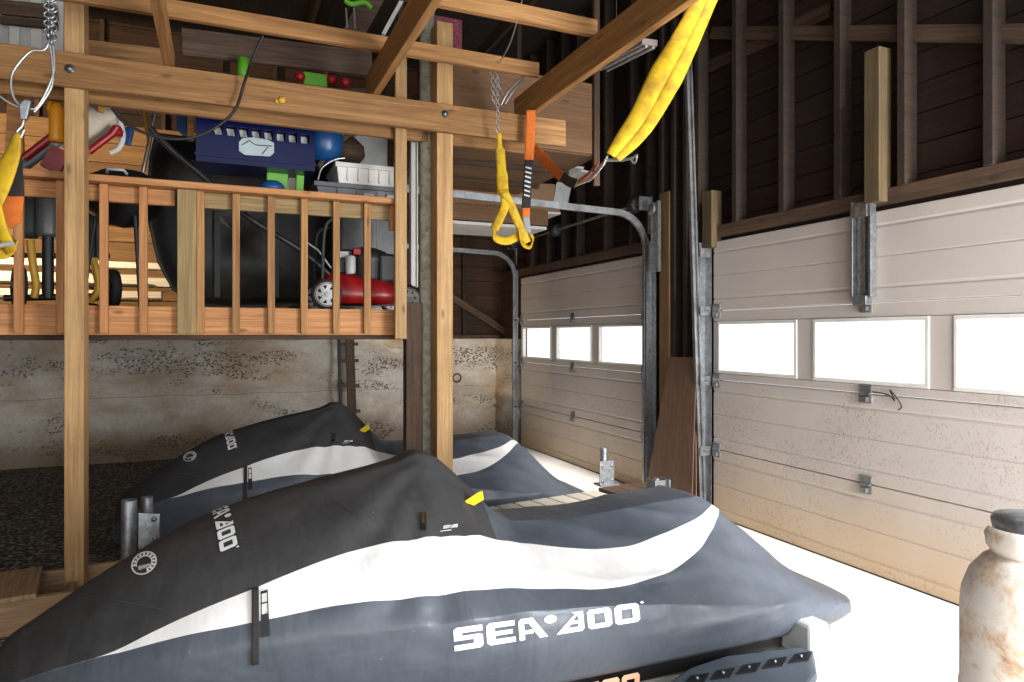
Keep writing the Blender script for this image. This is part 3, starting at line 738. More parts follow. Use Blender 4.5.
def cover_side(sgn):
    rows = []
    tu_l = []; 
    for X in stations:
        N_ = 240; fu = fl = None; prev = None
        for i in range(8, N_ + 1):
            t_ = 1.0 * i / N_
            o_, z_ = prof(X, t_)
            if t_ > 0.9: break
            px, py = proj((X, YC - o_, z_))
            if px < 104 or px > 721: prev = None; continue
            du = py - polyy(UP_E, px); dl = py - polyy(LO_E, px)
            if prev is not None:
                if fu is None and prev[0] < 0 <= du: fu = t_
                if fl is None and prev[1] < 0 <= dl: fl = t_
            prev = (du, dl)
        tu_l.append((fu, fl))
    # fill and smooth
    fus = [f for f in tu_l]
    idx = [i for i, f in enumerate(fus) if f[0] is not None and f[1] is not None]
    i0, i1 = idx[0], idx[-1]
    out = []
    for i in range(NS):
        if i < i0: v = (fus[i0][0]+fus[i0][1])/2; out.append((v, v))
        elif i > i1:
            k = min(1.0, (i - i1)/4.0); a_, b_ = fus[i1]; mid = (a_+b_)/2*(1-0.0)
            out.append((a_+(mid-a_)*k, b_+(mid-b_)*k))
        else:
            a_, b_ = fus[i]
            out.append((a_ if a_ is not None else out[-1][0], b_ if b_ is not None else out[-1][1]))
    for _ in range(2):
        out = [out[0]] + [tuple((out[i-1][q] + 2*out[i][q] + out[i+1][q])/4 for q in (0, 1)) for i in range(1, NS-1)] + [out[-1]]
    out = [(a_, max(a_+0.0005, b_)) for a_, b_ in out]
    NA, NB, NC = 20, 10, 26
    for X, (tu, tl) in zip(stations, out):
        ts = [tu*i/NA for i in range(NA)] + [tu + (tl-tu)*i/NB for i in range(NB)] + [tl + (1-tl)*i/NC for i in range(NC+1)]
        row = []
        for t_ in ts:
            o_, z_ = prof(X, t_)
            w_ = wrinkle(X, sgn, o_, z_) * min(1, t_*6) * min(1, (X - X0c)*6, (X1c - X)*6)
            row.append(Vector((X, YC - sgn*(o_ + w_*0.8), z_ + w_*0.6)))
        rows.append(row)
    # rounded stern and bow closure
    last = rows[-1]; zm = last[-1].z
    for k, (dx, sc_) in enumerate(((0.018, 0.80), (0.022, 0.4), (0.012, 0.0))):
        rows.append([Vector((p.x + dx, YC + (p.y - YC)*0.99, zm + (p.z - zm)*sc_)) for p in last])
    first = rows[0]; zm = first[-1].z
    rows.insert(0, [Vector((p.x - 0.01, p.y, zm + (p.z - zm)*0.3)) for p in first])
    return rows, (NA, NB)
def make_craft():
    root = thing('personal_watercraft', 'x', 'personal watercraft', (1.0, YC, 0), 'watercraft under dark covers with a white stripe')
    rn, (NA, NB) = cover_side(1); rf_, _ = cover_side(-1)
    mb = MB()
    full = []
    for a_, b_ in zip(rn, rf_): full.append(list(reversed(b_))[:-1] + a_)
    L = len(rn[0]) - 1; nc = len(full[0]); vs = [p for r_ in full for p in r_]; 
    for v in vs: mb.v.append(v)
    for i in range(len(full)-1):
        for j in range(nc-1):
            k = j - L if j >= L else L - 1 - j
            mb.f.append((i*nc+j, i*nc+j+1, (i+1)*nc+j+1, (i+1)*nc+j)); mb.sm.append(True)
            mb.m.append(0 if k < NA and full[i][j].x < 1.0 else (2 if k < NA else (1 if k < NA + NB else 2)))
    bvh = BVHTree.FromPolygons([tuple(v) for v in mb.v], mb.f)
    cov = mb.build('cover', ['cover_dark', 'cover_white', 'cover_grey'], root)
    cov.modifiers.new('solid', 'SOLIDIFY').thickness = 0.003; cov.modifiers['solid'].offset = -1
    cov['label'] = 'charcoal fabric cover with white side stripe'
    def hit(px, py, lift=0.0025):
        d = ray(px, py).normalized(); loc, n, i, dist = bvh.ray_cast(CAMP, d)
        if loc is None: return None
        if n.dot(d) > 0: n = -n
        return loc + n * lift
    # seams
    def seam_line(name, pxs, r, mat, parent=cov, lift=0.002):
        pts = []
        for i in range(len(pxs)-1):
            for k in range(8):
                u = k/8; p_ = hit(pxs[i][0]+(pxs[i+1][0]-pxs[i][0])*u, pxs[i][1]+(pxs[i+1][1]-pxs[i][1])*u, lift)
                if p_: pts.append(p_)
        if len(pts) > 2: return MB().tube(pts, r, 6).build(name, mat, parent)
    return root, cov, bvh, hit, seam_line
craft, cov, bvh, hit, seam_line = make_craft()

def quadmap(q, u, v):
    (ax, ay), (bx, by), (cx_, cy_), (dx, dy) = q     # bottom-left, bottom-right, top-right, top-left
    return ((ax*(1-u)+bx*u)*(1-v) + (dx*(1-u)+cx_*u)*v, (ay*(1-u)+by*u)*(1-v) + (dy*(1-u)+cy_*u)*v)
def decal(name, polys, hitf, mat, parent, nu=6, nv=6):
    """each poly a convex quad in (u,v); laid on the surface as thin printed cloth"""
    mb = MB()
    for q in polys:
        g = []; ok = True
        for i in range(nu+1):
            row = []
            for j in range(nv+1):
                a_ = i/nu; b_ = j/nv
                u, v = quadmap(q, a_, b_); p_ = hitf(u, v)
                if p_ is None: ok = False; break
                row.append(p_)
            if not ok: break
            g.append(row)
        if ok: mb.grid(g)
    return mb.build(name, mat, parent, recalc=False) if mb.f else None
def rect(x0, y0, x1, y1): return ((x0, y0), (x1, y0), (x1, y1), (x0, y1))
# letters in a box 0..1 wide, 0..1 high
def gS(): return [rect(.12,.74,1,1), rect(0,.42,.30,.90), ((0,.90),(.30,.90),(.30,1),(.12,1)), rect(.10,.42,.90,.62), rect(.68,.10,1,.56), ((.68,0),(.90,0),(1,.10),(.68,.10)), rect(0,0,.70,.24), ((.68,.56),(1,.56),(.90,.62),(.68,.62))]
def gE(): return [rect(0,.12,.30,.88), ((.12,0),(.30,0),(.30,.12),(0,.12)), ((0,.88),(.30,.88),(.30,1),(.12,1)), rect(.30,.76,1,1), rect(.30,.40,.92,.60), rect(.30,0,1,.24)]
def gA(): return [rect(0,0,.24,.88), ((0,.88),(.24,.88),(.24,1),(.12,1)), rect(.24,.76,.50,1), ((.86,0),(1.22,0),(.62,1),(.30,1)), rect(.24,.26,.62,.44)]
def gD(): return [rect(.76,.12,1,1), ((.76,0),(.90,0),(1,.12),(.76,.12)), rect(.0,0,.76,.24), ((-.22,0),(.14,0),(.76,.86),(.76,1.0)), ((.50,1),(.76,.80),(1,1),(.60,1)), rect(.38,.40,.80,.56)]
def gO(): return [rect(0,.12,.28,.88), rect(.72,.12,1,.88), rect(.28,.76,.72,1), rect(.28,0,.72,.24), ((.12,0),(.28,0),(.28,.12),(0,.12)), ((.72,0),(.88,0),(1,.12),(.72,.12)), ((0,.88),(.28,.88),(.28,1),(.12,1)), ((.72,.88),(1,.88),(.88,1),(.72,1))]
def disc(cx_, cy_, rx, ry, n=10):
    return [((cx_, cy_), (cx_+rx*math.cos(2*math.pi*i/n), cy_+ry*math.sin(2*math.pi*i/n)), (cx_+rx*math.cos(2*math.pi*(i+.5)/n), cy_+ry*math.sin(2*math.pi*(i+.5)/n)), (cx_+rx*math.cos(2*math.pi*(i+1)/n), cy_+ry*math.sin(2*math.pi*(i+1)/n))) for i in range(n)]
LET = []
def put_l(g, x, w):
    for q in g: LET.append(tuple((x + w*u, v) for u, v in q))
put_l(gS(), 0.0, .155); put_l(gE(), .175, .155); put_l(gA(), .35, .125); LET += disc(.523, .80, .034, .20); put_l(gD(), .575, .125); put_l(gO(), .72, .13); put_l(gO(), .867, .133)
REG = disc(1.02, .98, .010, .07)
# side lettering
Q = ((454.6, 651), (640, 621), (638, 603), (453, 628))
def side_hit(u, v):
    x, y = quadmap(Q, u, v); return hit(x, y, 0.003)
decal('side_lettering', LET + REG, side_hit, 'print_white', cov, 3, 3)
# lettering across the hood
def surf_down(X, Y, lift=0.003):
    loc, n, i, dd = bvh.ray_cast(Vector((X, Y, 2)), Vector((0, 0, -1)))
    if loc is None: return None
    if n.z < 0: n = -n
    return loc + n*lift
h0 = hit(228, 512); h1 = hit(240, 546)
hx = (h0.x + h1.x)/2
tip = hit(243, 543).y
def hood_hit(u, v): return surf_down(h0.x - 0.045 + 0.056*v + (h1.x-h0.x)*(u-0.5)*1.1, tip + (1-u)*2*(YC - tip)*0.72)
decal('hood_lettering', LET + REG, hood_hit, 'print_white', cov, 3, 3)
# round toothed emblem at the bow
c0 = hit(144.5, 563.5)
EMB = []
for i in range(24):
    a0, a1 = 2*math.pi*i/24, 2*math.pi*(i+1)/24
    EMB.append(((math.cos(a0), math.sin(a0)), (math.cos(a1), math.sin(a1)), (.88*math.cos(a1), .88*math.sin(a1)), (.88*math.cos(a0), .88*math.sin(a0))))
for i in range(16):
    if i in (9, 10, 11, 12): continue
    a0 = 2*math.pi*i/16
    EMB.append(tuple((r_*math.cos(a_), r_*math.sin(a_)) for r_, a_ in ((.88, a0-.11), (.88, a0+.11), (.66, a0+.14), (.66, a0-.14))))
for i in range(20):
    if 11 <= i <= 15: continue
    a0, a1 = 2*math.pi*i/20, 2*math.pi*(i+1)/20
    EMB.append(((.66*math.cos(a0), .66*math.sin(a0)), (.66*math.cos(a1), .66*math.sin(a1)), (.56*math.cos(a1), .56*math.sin(a1)), (.56*math.cos(a0), .56*math.sin(a0))))
def small(g, x, y, w, h_):
    return [tuple((x + w*u, y + h_*v) for u, v in q) for q in g]
gB = [rect(0,0,.25,1), rect(.25,0,.85,.2), rect(.25,.4,.85,.6), rect(.25,.8,.85,1), rect(.75,.12,1,.45), rect(.75,.55,1,.88)]
gR = [rect(0,0,.25,1), rect(.25,.4,.85,.6), rect(.25,.8,.85,1), rect(.75,.5,1,.9), ((.45,.4),(.72,.4),(1,0),(.75,0))]
gP = [rect(0,0,.25,1), rect(.25,.4,.85,.6), rect(.25,.8,.85,1), rect(.75,.5,1,.9)]
EMB += small(gB, -.42, -.5, .26, .34) + small(gR, -.12, -.5, .26, .34) + small(gP, .18, -.5, .26, .34)
def emb_hit(u, v): return hit(144.5 + 13*u, 563.5 - 11.5*v - 3*u, 0.003)
decal('round_emblem', EMB, emb_hit, 'print_white', cov, 2, 1)
# strap, zip, window slot, tag, seams
seam_line('stitched_seam', [(278, 478), (300, 492), (335, 500), (362, 520), (378, 528)] , 0.0012, 'cover_grey')
seam_line('stitched_seam', [(80, 594), (130, 603), (170, 611)], 0.0012, 'cover_grey')
pts = [hit(255.5, y_, 0.004) for y_ in range(588, 668, 4)]
MB().ribbon([p for p in pts if p], 0.022, Vector((1, 0, 0)), 0.006).build('strap', 'black_web', cov)
q = [(261, 638), (270, 636), (268, 590), (261, 592)]
decal('slot_patch', [((0,0),(1,0),(1,.5),(0,.5))], lambda u, v: hit(*quadmap(q, u, v), 0.004), 'black_plastic', cov, 3, 8)
decal('slot_frame', [rect(0,.5,.15,1), rect(.85,0,1,1), rect(.15,.94,.85,1), rect(.15,.72,.85,.75)], lambda u, v: hit(*quadmap(q, u, v), 0.005), 'dark_frame', cov, 2, 6)
decal('zip_pull', [rect(0,0,1,1)], lambda u, v: hit(421+5*u, 531-18*v, 0.006), 'black_plastic', cov, 2, 4)
decal('zip_slider', [rect(0.2,.35,.8,1)], lambda u, v: hit(421+5*u, 531-18*v, 0.009), 'brass', cov, 2, 4)
q3 = ((440, 531.5), (457, 529), (457, 525.5), (440, 528))
decal('small_lettering', LET, lambda u, v: hit(*quadmap(((443, 529), (457, 527.4), (457.4, 524.4), (443.6, 526)), u, v), 0.003), 'print_white', cov, 1, 1)
decal('small_lettering', [rect(0,0,1,.6)], lambda u, v: hit(*quadmap(((440, 532), (451, 530.6), (451, 529.4), (440, 530.8)), u, v), 0.003), 'print_white', cov, 3, 1)
# yellow tag standing off the cover behind the bars
tg = [P(x, y, Y=YC-0.20) for x, y in ((464, 503), (475, 505), (485, 499), (483, 493), (470, 494))]
hh_ = hit(470, 503)
tg = [P(x, y, d=(hh_-CAMP).dot(FW)-0.015) for x, y in ((463.5, 502), (474, 505.5), (484, 499.5), (482.5, 491), (478, 492.5))]
MB().prism(tg, FW*0.004).build('paper_tag', 'tag_yellow', cov)
# hull under the cover
hb = MB(); rows = []
for i in range(30):
    X = -0.62 + 3.15*i/29
    w = sinterp(T_w, X) - 0.07; g = sinterp(T_g, X) - 0.05
    kz = 0.02 + 0.22*max(0, (0.2 - X)/0.9)**1.5
    w = max(w, 0.02)
    rows.append([Vector((X, YC + s_*w*f_, z_)) for s_, f_, z_ in ((-1,1,g),(-1,.97,max(kz+.02,g-.16)),(-1,.94,kz+0.01),(-1,.45,kz),(0,0,kz-0.02),(1,.45,kz),(1,.94,kz+0.01),(1,.97,max(kz+.02,g-.16)),(1,1,g))])
hb.grid(rows, closed=True); n_ = len(rows[0])
hb.add(rows[-1], [tuple(range(n_))]); hb.add(rows[0], [tuple(range(n_))])
hull = hb.build('hull', 'hull_black', craft)
# hull lettering (orange on black), low on the near side
def hull_q(u, v):
    X = 0.90 + 0.61*u; return Vector((X, YC - (sinterp(T_w, X)-0.07) - 0.004 + 0.0*v, 0.004 + 0.085*v))
decal('hull_lettering', LET, hull_q, 'print_orange', hull, 1, 1)
# rear boarding step with pockets
st = MB()
sx0, sx1, sy0, sy1, sz = 1.50, 2.36, YC-0.72, YC-0.46, 0.085
pts = [P(x, y, Z=0.085) for x, y in ((655, 692), (689, 667), (726, 655), (801, 646), (814, 651), (817, 672), (806, 686), (700, 706))]
st.prism([(p.x, p.y, 0.045) for p in pts], (0, 0, 0.04))
step = st.build('boarding_step', 'blue_grey_plastic', craft, bevel=0.012)
for i in range(5):
    u = i/4.0
    cx_, cy_ = 697 + 104*u, 678 - 22*u
    a_ = P(cx_-13, cy_+8, Z=0.086); b_ = P(cx_+7, cy_+5, Z=0.086); c_ = P(cx_+12, cy_-4, Z=0.086); d_ = P(cx_-6, cy_-1, Z=0.086)
    MB().prism([a_, b_, c_, d_], (0, 0, 0.005)).build('step_pocket', 'hull_black', step)
    q_ = P(cx_, cy_, Z=0.095); MB().lathe([(0, -.004), (.008, -.004), (.006, .006), (0, .006)], q_, 10).build('step_bolt', 'galvanised', step)
a_ = P(808, 640, Y=YC-0.40)
MB().box(2.27, 2.38, YC-0.66, YC-0.40, 0.04, 0.19).build('rear_bumper', 'light_grey', craft, bevel=0.015)
# the low cart it stands on
for X in (0.3, 1.7):
    c_ = MB(); c_.box(X-0.05, X+0.05, YC-0.40, YC+0.40, 0.013 if X > 1.2 else 0.0, 0.05)
    c_.build('bunk', 'dark_frame', craft)
craft['label'] = 'nearest covered watercraft, large white lettering across the side of its dark striped cover'
copy_tree(craft, (-0.01, 2.24, 0), 'farther covered watercraft behind the middle post, beside the concrete back wall', 0.945)

# ================================================================== DOCK SECTIONS
def plate_bracket(t_, x, y, z0, z1, r=0.03):
    MB().tube([(x, y, z0), (x, y, z1)], r, 16, cap=False).lathe([(r, 0), (r-0.006, 0), (r-0.006, -0.1)], (x, y, z1), 16).build('pipe', 'galvanised', t_)
t_ = thing('dock_section', 'wooden dock section on the floor at lower left with loose planks on top', 'dock', (-1.0, 4.0, 0))
A = P(-30, 625, Z=0.07); B = P(128, 588, Z=0.07)
A = Vector((-1.35, 3.80, 0.085)); B = Vector((0.15, 4.02, 0.085))
lumber('frame_board', A, B, 0.04, 0.16, 'dock_wood', t_, bevel=0.004)
dv = (B-A).normalized(); nv = Vector((-dv.y, dv.x, 0))
lumber('frame_board', A+nv*0.42, B+nv*0.36, 0.04, 0.16, 'dock_wood', t_)
for k, (u0, w_, l_) in enumerate(((0.00, 0.17, 0.5), (0.18, 0.17, 0.48), (0.36, 0.19, 0.45))):
    if w_: 
        c_ = A + dv*(u0+w_/2) + Vector((0, 0, 0.092))
        lumber('deck_plank', c_ - nv*0.03, c_ + nv*(l_-0.03), w_, 0.025, 'dock_wood', t_)
lumber('cross_brace', A + dv*0.66 + nv*0.02, A + dv*0.70 + nv*0.40, 0.04, 0.09, 'dock_wood', t_)
# galvanised pipe holder on its corner, rising behind the bow of the near craft
t_ = thing('pipe_holder', 'galvanised dock pipe holder with two upright pipes at the left, behind the bow', 'bracket', (-0.3, 3.3, 0))
a = P(129, 520, Y=3.25); b2 = P(147, 520, Y=3.38)
zt = P(129, 500, Y=3.25).z
plate_bracket(t_, a.x, a.y, 0.0, zt); plate_bracket(t_, b2.x, b2.y, 0.0, P(147, 497, Y=3.38).z, 0.025)
MB().tube([(a.x, a.y, zt-0.30), (a.x, a.y, zt-0.285)], 0.042, 16).build('collar', 'galvanised', t_)
MB().tube([(a.x, a.y, 0.0), (a.x, a.y, zt-0.29)], 0.037, 16).build('sleeve', 'galvanised', t_)
p0 = P(138, 513, Y=3.24); p1 = P(160, 514, Y=3.24); p2 = P(160, 548, Y=3.24); p3 = P(138, 552, Y=3.24)
MB().prism([p0, p1, p2, p3], (0, 0.008, 0)).build('mounting_plate', 'galvanised', t_, bevel=0.003)
for x, y in ((154, 519), (155, 538), (143, 548)):
    MB().lathe([(0, 0), (.011, 0), (.011, .008), (0, .008)], P(x, y, Y=3.24), 8, axis=(0, -1, 0)).build('bolt', 'steel_track', t_)
MB().box(a.x-0.07, b2.x+0.12, 3.20, 3.45, 0.0, 0.05).build('base_plate', 'galvanised', t_)
# white slatted section between the craft
t_ = thing('slatted_dock', 'weathered dock section with pale slats lying between the two covered craft', 'dock', (2.2, 4.15, 0))
z_ = 0.27
A = P(470, 507, Z=z_); B = P(612, 491, Z=z_)
A = Vector((1.46, 3.74, z_)); B = Vector((2.60, 3.93, z_))
dv = (B-A).normalized(); nv = Vector((-dv.y, dv.x, 0))
L_ = (B-A).length
for k in range(8):
    c_ = A + dv*(0.07 + k*0.142)
    lumber('slat', c_, c_ + nv*0.42, 0.125, 0.022, 'pale_slat' if 'pale_slat' in MATS else 'pinkish_board', t_)
lumber('frame_board', A - Vector((0,0,0.085)), B - Vector((0,0,0.085)), 0.04, 0.14, 'dock_wood', t_)
lumber('frame_board', A + nv*0.40 - Vector((0,0,0.085)), B + nv*0.40 - Vector((0,0,0.085)), 0.04, 0.14, 'dock_wood', t_)
for q_ in (A, B - dv*0.05, A + nv*0.40, B + nv*0.40 - dv*0.05):
    lumber('leg', (q_.x, q_.y, 0.013), (q_.x, q_.y, z_-0.16), 0.08, 0.08, 'dock_wood', t_, up=(0,1,0))
t_ = thing('dock_end', 'dark brown plank end of a dock with a pipe bracket, by the garage doors', 'dock', (2.8, 4.4, 0))
E0 = B + dv*0.03; 
for k in range(3):
    c_ = E0 + dv*(0.07 + k*0.145)
    lumber('deck_plank', c_, c_ + nv*0.45, 0.135, 0.03, 'old_wood', t_)
lumber('frame_board', E0 - Vector((0,0,0.10)), E0 + dv*0.45 - Vector((0,0,0.10)), 0.04, 0.16, 'old_wood', t_)
for q_ in (E0+dv*0.04, E0 + dv*0.40, E0+dv*0.04 + nv*0.42, E0 + dv*0.40 + nv*0.42):
    lumber('leg', (q_.x, q_.y, 0.013), (q_.x, q_.y, z_-0.017), 0.07, 0.07, 'old_wood', t_, up=(0,1,0))
t_ = thing('pipe_holder', 'galvanised pipe bracket standing on the dock end in front of the far door', 'bracket', (2.9, 4.6, 0.3))
c_ = P(604, 486, Y=4.45); zb = z_+0.015
zt = P(603, 448, Y=4.45).z
plate_bracket(t_, c_.x, 4.45, zb, zt, 0.028)
hw_ = 0.062
MB().box(c_.x-hw_, c_.x+hw_, 4.405, 4.415, zb, zt-0.09).build('mounting_plate', 'galvanised', t_, bevel=0.003)
MB().box(c_.x-hw_, c_.x+hw_+0.03, 4.39, 4.50, zb, zb+0.01).build('base_plate', 'galvanised', t_)
for dx in (-0.04, 0.04):
    for dz in (0.04, 0.15): MB().lathe([(0, 0), (.01, 0), (.01, .008), (0, .008)], (c_.x+dx, 4.405, zb+dz), 8, axis=(0,-1,0)).build('bolt', 'steel_track', t_)
t_ = thing('pipe_holder', 'small galvanised bracket just above the near craft seat, before the hardboard', 'bracket', (3.0, 4.1, 0.3))
c_ = P(659, 486, Y=4.10)
zt = P(659, 479, Y=4.10).z
MB().box(c_.x-0.065, c_.x-0.055, 4.05, 4.16, 0.013, zt).box(c_.x-0.055, c_.x+0.055, 4.09, 4.10, 0.013, zt-0.01).box(c_.x+0.055, c_.x+0.065, 4.05, 4.16, 0.013, zt).build('mounting_plate', 'galvanised', t_, bevel=0.003)
MB().tube([(c_.x, 4.13, 0.013), (c_.x, 4.13, zt+0.0)], 0.025, 14).build('pipe', 'galvanised', t_)

# ================================================================== GAS CYLINDER
cx_, cy_ = 2.150, 1.237
t_ = thing('gas_cylinder', 'rusty white gas cylinder with grey cap at the lower right', 'gas cylinder', (cx_, cy_, 0))
Rr = 0.165
MB().lathe([(0, 0.03), (Rr*0.8, 0.03), (Rr*0.95, 0.06), (Rr, 0.10), (Rr, 0.355), (Rr+0.003, 0.36), (Rr+0.003, 0.372), (Rr, 0.378), (Rr, 0.60), (Rr*0.97, 0.655), (Rr*0.86, 0.71), (Rr*0.66, 0.755), (Rr*0.52, 0.772), (0.0, 0.785)], (0, 0, 0), 48).build('tank_body', 'rusty_tank', t_, M=Matrix.Translation((cx_, cy_, 0)))
MB().lathe([(Rr*0.72, 0.0), (Rr*0.72, 0.05), (Rr*0.70, 0.05), (Rr*0.70, 0.0)], (0, 0, 0), 32).build('foot_ring', 'rusty_tank', t_, M=Matrix.Translation((cx_, cy_, 0)))
# collar with an opening
mb = MB(); rows = []
for i in range(33):
    a_ = R(-60 + 300*i/32); rows.append([Vector((math.cos(a_)*r_, math.sin(a_)*r_, z_)) for r_, z_ in ((.078,.755),(.104,.80),(.108,.835),(.098,.85),(.094,.85),(.103,.835),(.099,.80),(.073,.755))])
mb.grid(rows, closed=True); mb.build('collar', 'rusty_tank', t_, M=Matrix.Translation((cx_, cy_, 0)) @ Matrix.Rotation(R(200), 4, 'Z'))
MB().lathe([(0.0, .78), (.080, .78), (.082, .84), (.088, .87), (.080, .885), (.055, .892), (0, .895)], (0, 0, 0), 28).build('valve_cap', 'galvanised', t_, M=Matrix.Translation((cx_, cy_, 0)))

# ================================================================== THINGS ON THE LOFT
def V(px, py, Y): return P(px, py, Y=Y)
# stacked lumber along the loft's back wall
ymax = [(-3.9, -0.3), (-3.8, -0.35), (-3.9, -0.4), (-3.7, -0.45), (-3.9, -0.5), (-3.8, -0.6), (-3.9, -0.55), (-3.6, -0.7)]
places = ['lowest board, nearest the railing', 'low board, second from the railing', 'low board, third from the railing', 'lowest board, against the wall',
          'second-layer board nearest the railing', 'second-layer board in the middle', 'second-layer board against the wall', 'third-layer front board', 'third-layer rear board', 'top board of the pile']
k = 0
for lay, ys in enumerate(((7.0, 7.25, 7.5, 7.75), (7.1, 7.4, 7.7), (7.3, 7.6), (7.5,))):
    for y in ys:
        z = LZ + 0.05 + lay*0.15
        x0, x1 = ymax[k % 8]
        if lay: lumber('stack_spacer', (x0+0.7, 6.95, z-0.067), (x0+0.7, 7.9, z-0.067), 0.04, 0.02, 'plank_lit', None, None) if False else None
        lumber('stacked_board', (x0, y, z), (x1, y, z), 0.21, 0.06 if lay % 2 else 0.085, 'pale_slat', None,
               'board in the loft lumber pile, ' + places[k], 'lumber', 'lumber pile at the back of the loft')
        k += 1
for lay in range(1, 4):
    for x in (-3.3, -1.1):
        lumber('spacer_stick', (x, 6.92+0.05*lay, LZ+0.120+(lay-1)*0.15), (x, 7.88, LZ+0.120+(lay-1)*0.15), 0.03, 0.018, 'old_wood', None, 'thin stick between the layers of the lumber pile', 'stick', 'sticks in the lumber pile')
# inner plank lining of the loft, lit by the bulb
lo_w = MB(); z = LZ
while z < 3.7:
    lo_w.box(XL+0.02, 0.75, BY-0.035, BY-0.01, z+0.003, z+0.21); z += 0.215
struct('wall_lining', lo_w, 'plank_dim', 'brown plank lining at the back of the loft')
# black cargo tub standing on its side
def shell_tub(name, corners, dpt, mat, parent, th=0.012, lean=(0,0,0)):
    pass
t_ = thing('cargo_tub', 'big black plastic cargo tub with a rounded bottom, standing on its edge behind the balusters', 'tub', V(240, 306, 5.3))
out = [(150,190),(152,160),(158,136),(240,146),(322,156),(336,168),(340,230),(336,285),(322,303),(230,306),(195,303),(174,288),(160,262),(152,228)]
rim = [V(x, y, 5.25) for x, y in out]; c_ = sum(rim, Vector())/len(rim)
def ringp(sc_, dy): return [Vector((c_.x+(p.x-c_.x)*sc_, p.y+dy, max(c_.z+(p.z-c_.z)*sc_, LZ+0.003))) for p in rim]
mb = MB(); rr_ = [ringp(1.03, 0.0), ringp(1.03, -0.02), ringp(1.0, -0.02), ringp(0.97, 0.03), ringp(0.93, 0.28), ringp(0.86, 0.36), ringp(0.4, 0.38), ringp(0.01, 0.38), ringp(0.01, 0.40), ringp(0.88, 0.39), ringp(0.955, 0.29), ringp(0.99, 0.03), ringp(1.03, 0.0)]
mb.grid(rr_, closed=True); mb.build('tub_shell', 'black_tub', t_)
for f_ in (0.33, 0.66):
    x_ = rim[0].x + (rim[6].x-rim[0].x)*f_
    MB().box(x_-0.02, x_+0.02, 5.25+0.34, 5.25+0.385, LZ+0.12, 2.35).build('moulded_rib', 'black_tub', t_)
MB().tube([V(168, 292, 4.9), V(190, 300, 4.9), V(215, 303, 4.9)], 0.05, 10).build('mud_flap', 'grey_plastic', t_) if False else None
# handle and tube leaning on the tub
o = MB().tube(bez([V(150, 128, 4.66), V(172, 150, 4.66), V(205, 178, 4.66), V(245, 215, 4.66), V(300, 250, 4.70), V(330, 275, 4.72)]), 0.018, 10).build('push_handle', 'black_plastic')
tag(o, 'black tubular handle slanting down across the front of the black tub', 'handle')
o = MB().tube([V(300, 238, 4.70), V(318, 250, 4.70), V(331, 268, 4.70)], 0.007, 8).build('metal_rod', 'wire_steel')
tag(o, 'thin bright metal rod in front of the black tub at its right side', 'rod')
# lawn mower
Ym = 4.85
w0 = V(321, 292, Ym); w0.z = LZ + 0.098
t_ = thing('lawn_mower', 'red lawn mower with black engine and light grey wheels on the loft', 'lawn mower', (w0.x+0.35, Ym, LZ))
def wheel(parent, c, r, wd, rimmat, spokes=7, ax=(0,1,0), name='wheel'):
    wt = MB().lathe([(r*0.72, -wd/2), (r*0.95, -wd/2), (r, -wd*0.3), (r, wd*0.3), (r*0.95, wd/2), (r*0.72, wd/2), (r*0.72, -wd/2)], c, 28, axis=ax).build(name, 'black_rubber', parent)
    hb_ = MB().lathe([(0, -wd*0.45), (r*0.18, -wd*0.45), (r*0.18, wd*0.4), (0, wd*0.4)], c, 14, axis=ax).lathe([(r*0.60, -wd*0.42), (r*0.80, -wd*0.52), (r*0.80, wd*0.4), (r*0.60, wd*0.3), (r*0.60, -wd*0.42)], c, 28, axis=ax)
    A_ = Vector(ax); c = Vector(c)
    u_ = Vector((1,0,0)) if abs(A_.x) < 0.5 else Vector((0,1,0)); v_ = A_.cross(u_)
    for i in range(spokes):
        a_ = 2*math.pi*i/spokes
        d0 = u_*math.cos(a_) + v_*math.sin(a_); d1 = u_*math.cos(a_+0.5) + v_*math.sin(a_+0.5)
        hb_.bar(c + d0*r*0.15 - A_*wd*0.25, c + d1*r*0.68 - A_*wd*0.3, r*0.27, wd*0.25, up=A_)
    hb_.build('rim', rimmat, wt); return wt
wheel(t_, (w0.x, Ym-0.27, LZ+0.10), 0.10, 0.045, 'light_grey'); 
wheel(t_, (w0.x, Ym+0.27, LZ+0.10), 0.10, 0.045, 'light_grey'); wheel(t_, (w0.x+0.55, Ym-0.25, LZ+0.09), 0.09, 0.04, 'light_grey'); wheel(t_, (w0.x+0.55, Ym+0.25, LZ+0.09), 0.09, 0.04, 'light_grey')
mb = MB(); rows = []
for i in range(15):
    u = i/14; x_ = w0.x - 0.02 + 0.58*u
    tz = LZ + 0.27 - 0.09*u**1.5 if u > 0.1 else LZ + 0.22 + 0.5*u
    hw = 0.24*(1-(2*u-1)**6*0.5)
    rows.append([Vector((x_, Ym+s_*hw*f_, z_)) for s_, f_, z_ in ((-1,1,LZ+.05),(-1,1.02,LZ+.13),(-1,.9,tz-.04),(-1,.6,tz),(1,.6,tz),(1,.9,tz-.04),(1,1.02,LZ+.13),(1,1,LZ+.05))])
mb.grid(rows, closed=True); mb.add(rows[0], [tuple(range(8))]); mb.add(rows[-1], [tuple(range(8))]); mb.build('deck', 'red_paint', t_)
ex = w0.x + 0.19
en = MB().lathe([(0.13, 0.20), (0.15, 0.24), (0.15, 0.34), (0.16, 0.36), (0.14, 0.42), (0.06, 0.45), (0, 0.455)], (ex+0.12, Ym, LZ), 20).build('engine', 'black_plastic', t_)
MB().box(ex-0.13, ex+0.0, Ym-0.14, Ym+0.12, LZ+0.25, LZ+0.42).build('air_filter', 'black_plastic', en, bevel=0.015)
MB().box(ex-0.12, ex-0.03, Ym-0.15, Ym-0.14, LZ+0.36, LZ+0.40).build('maker_plate', 'light_grey', en)
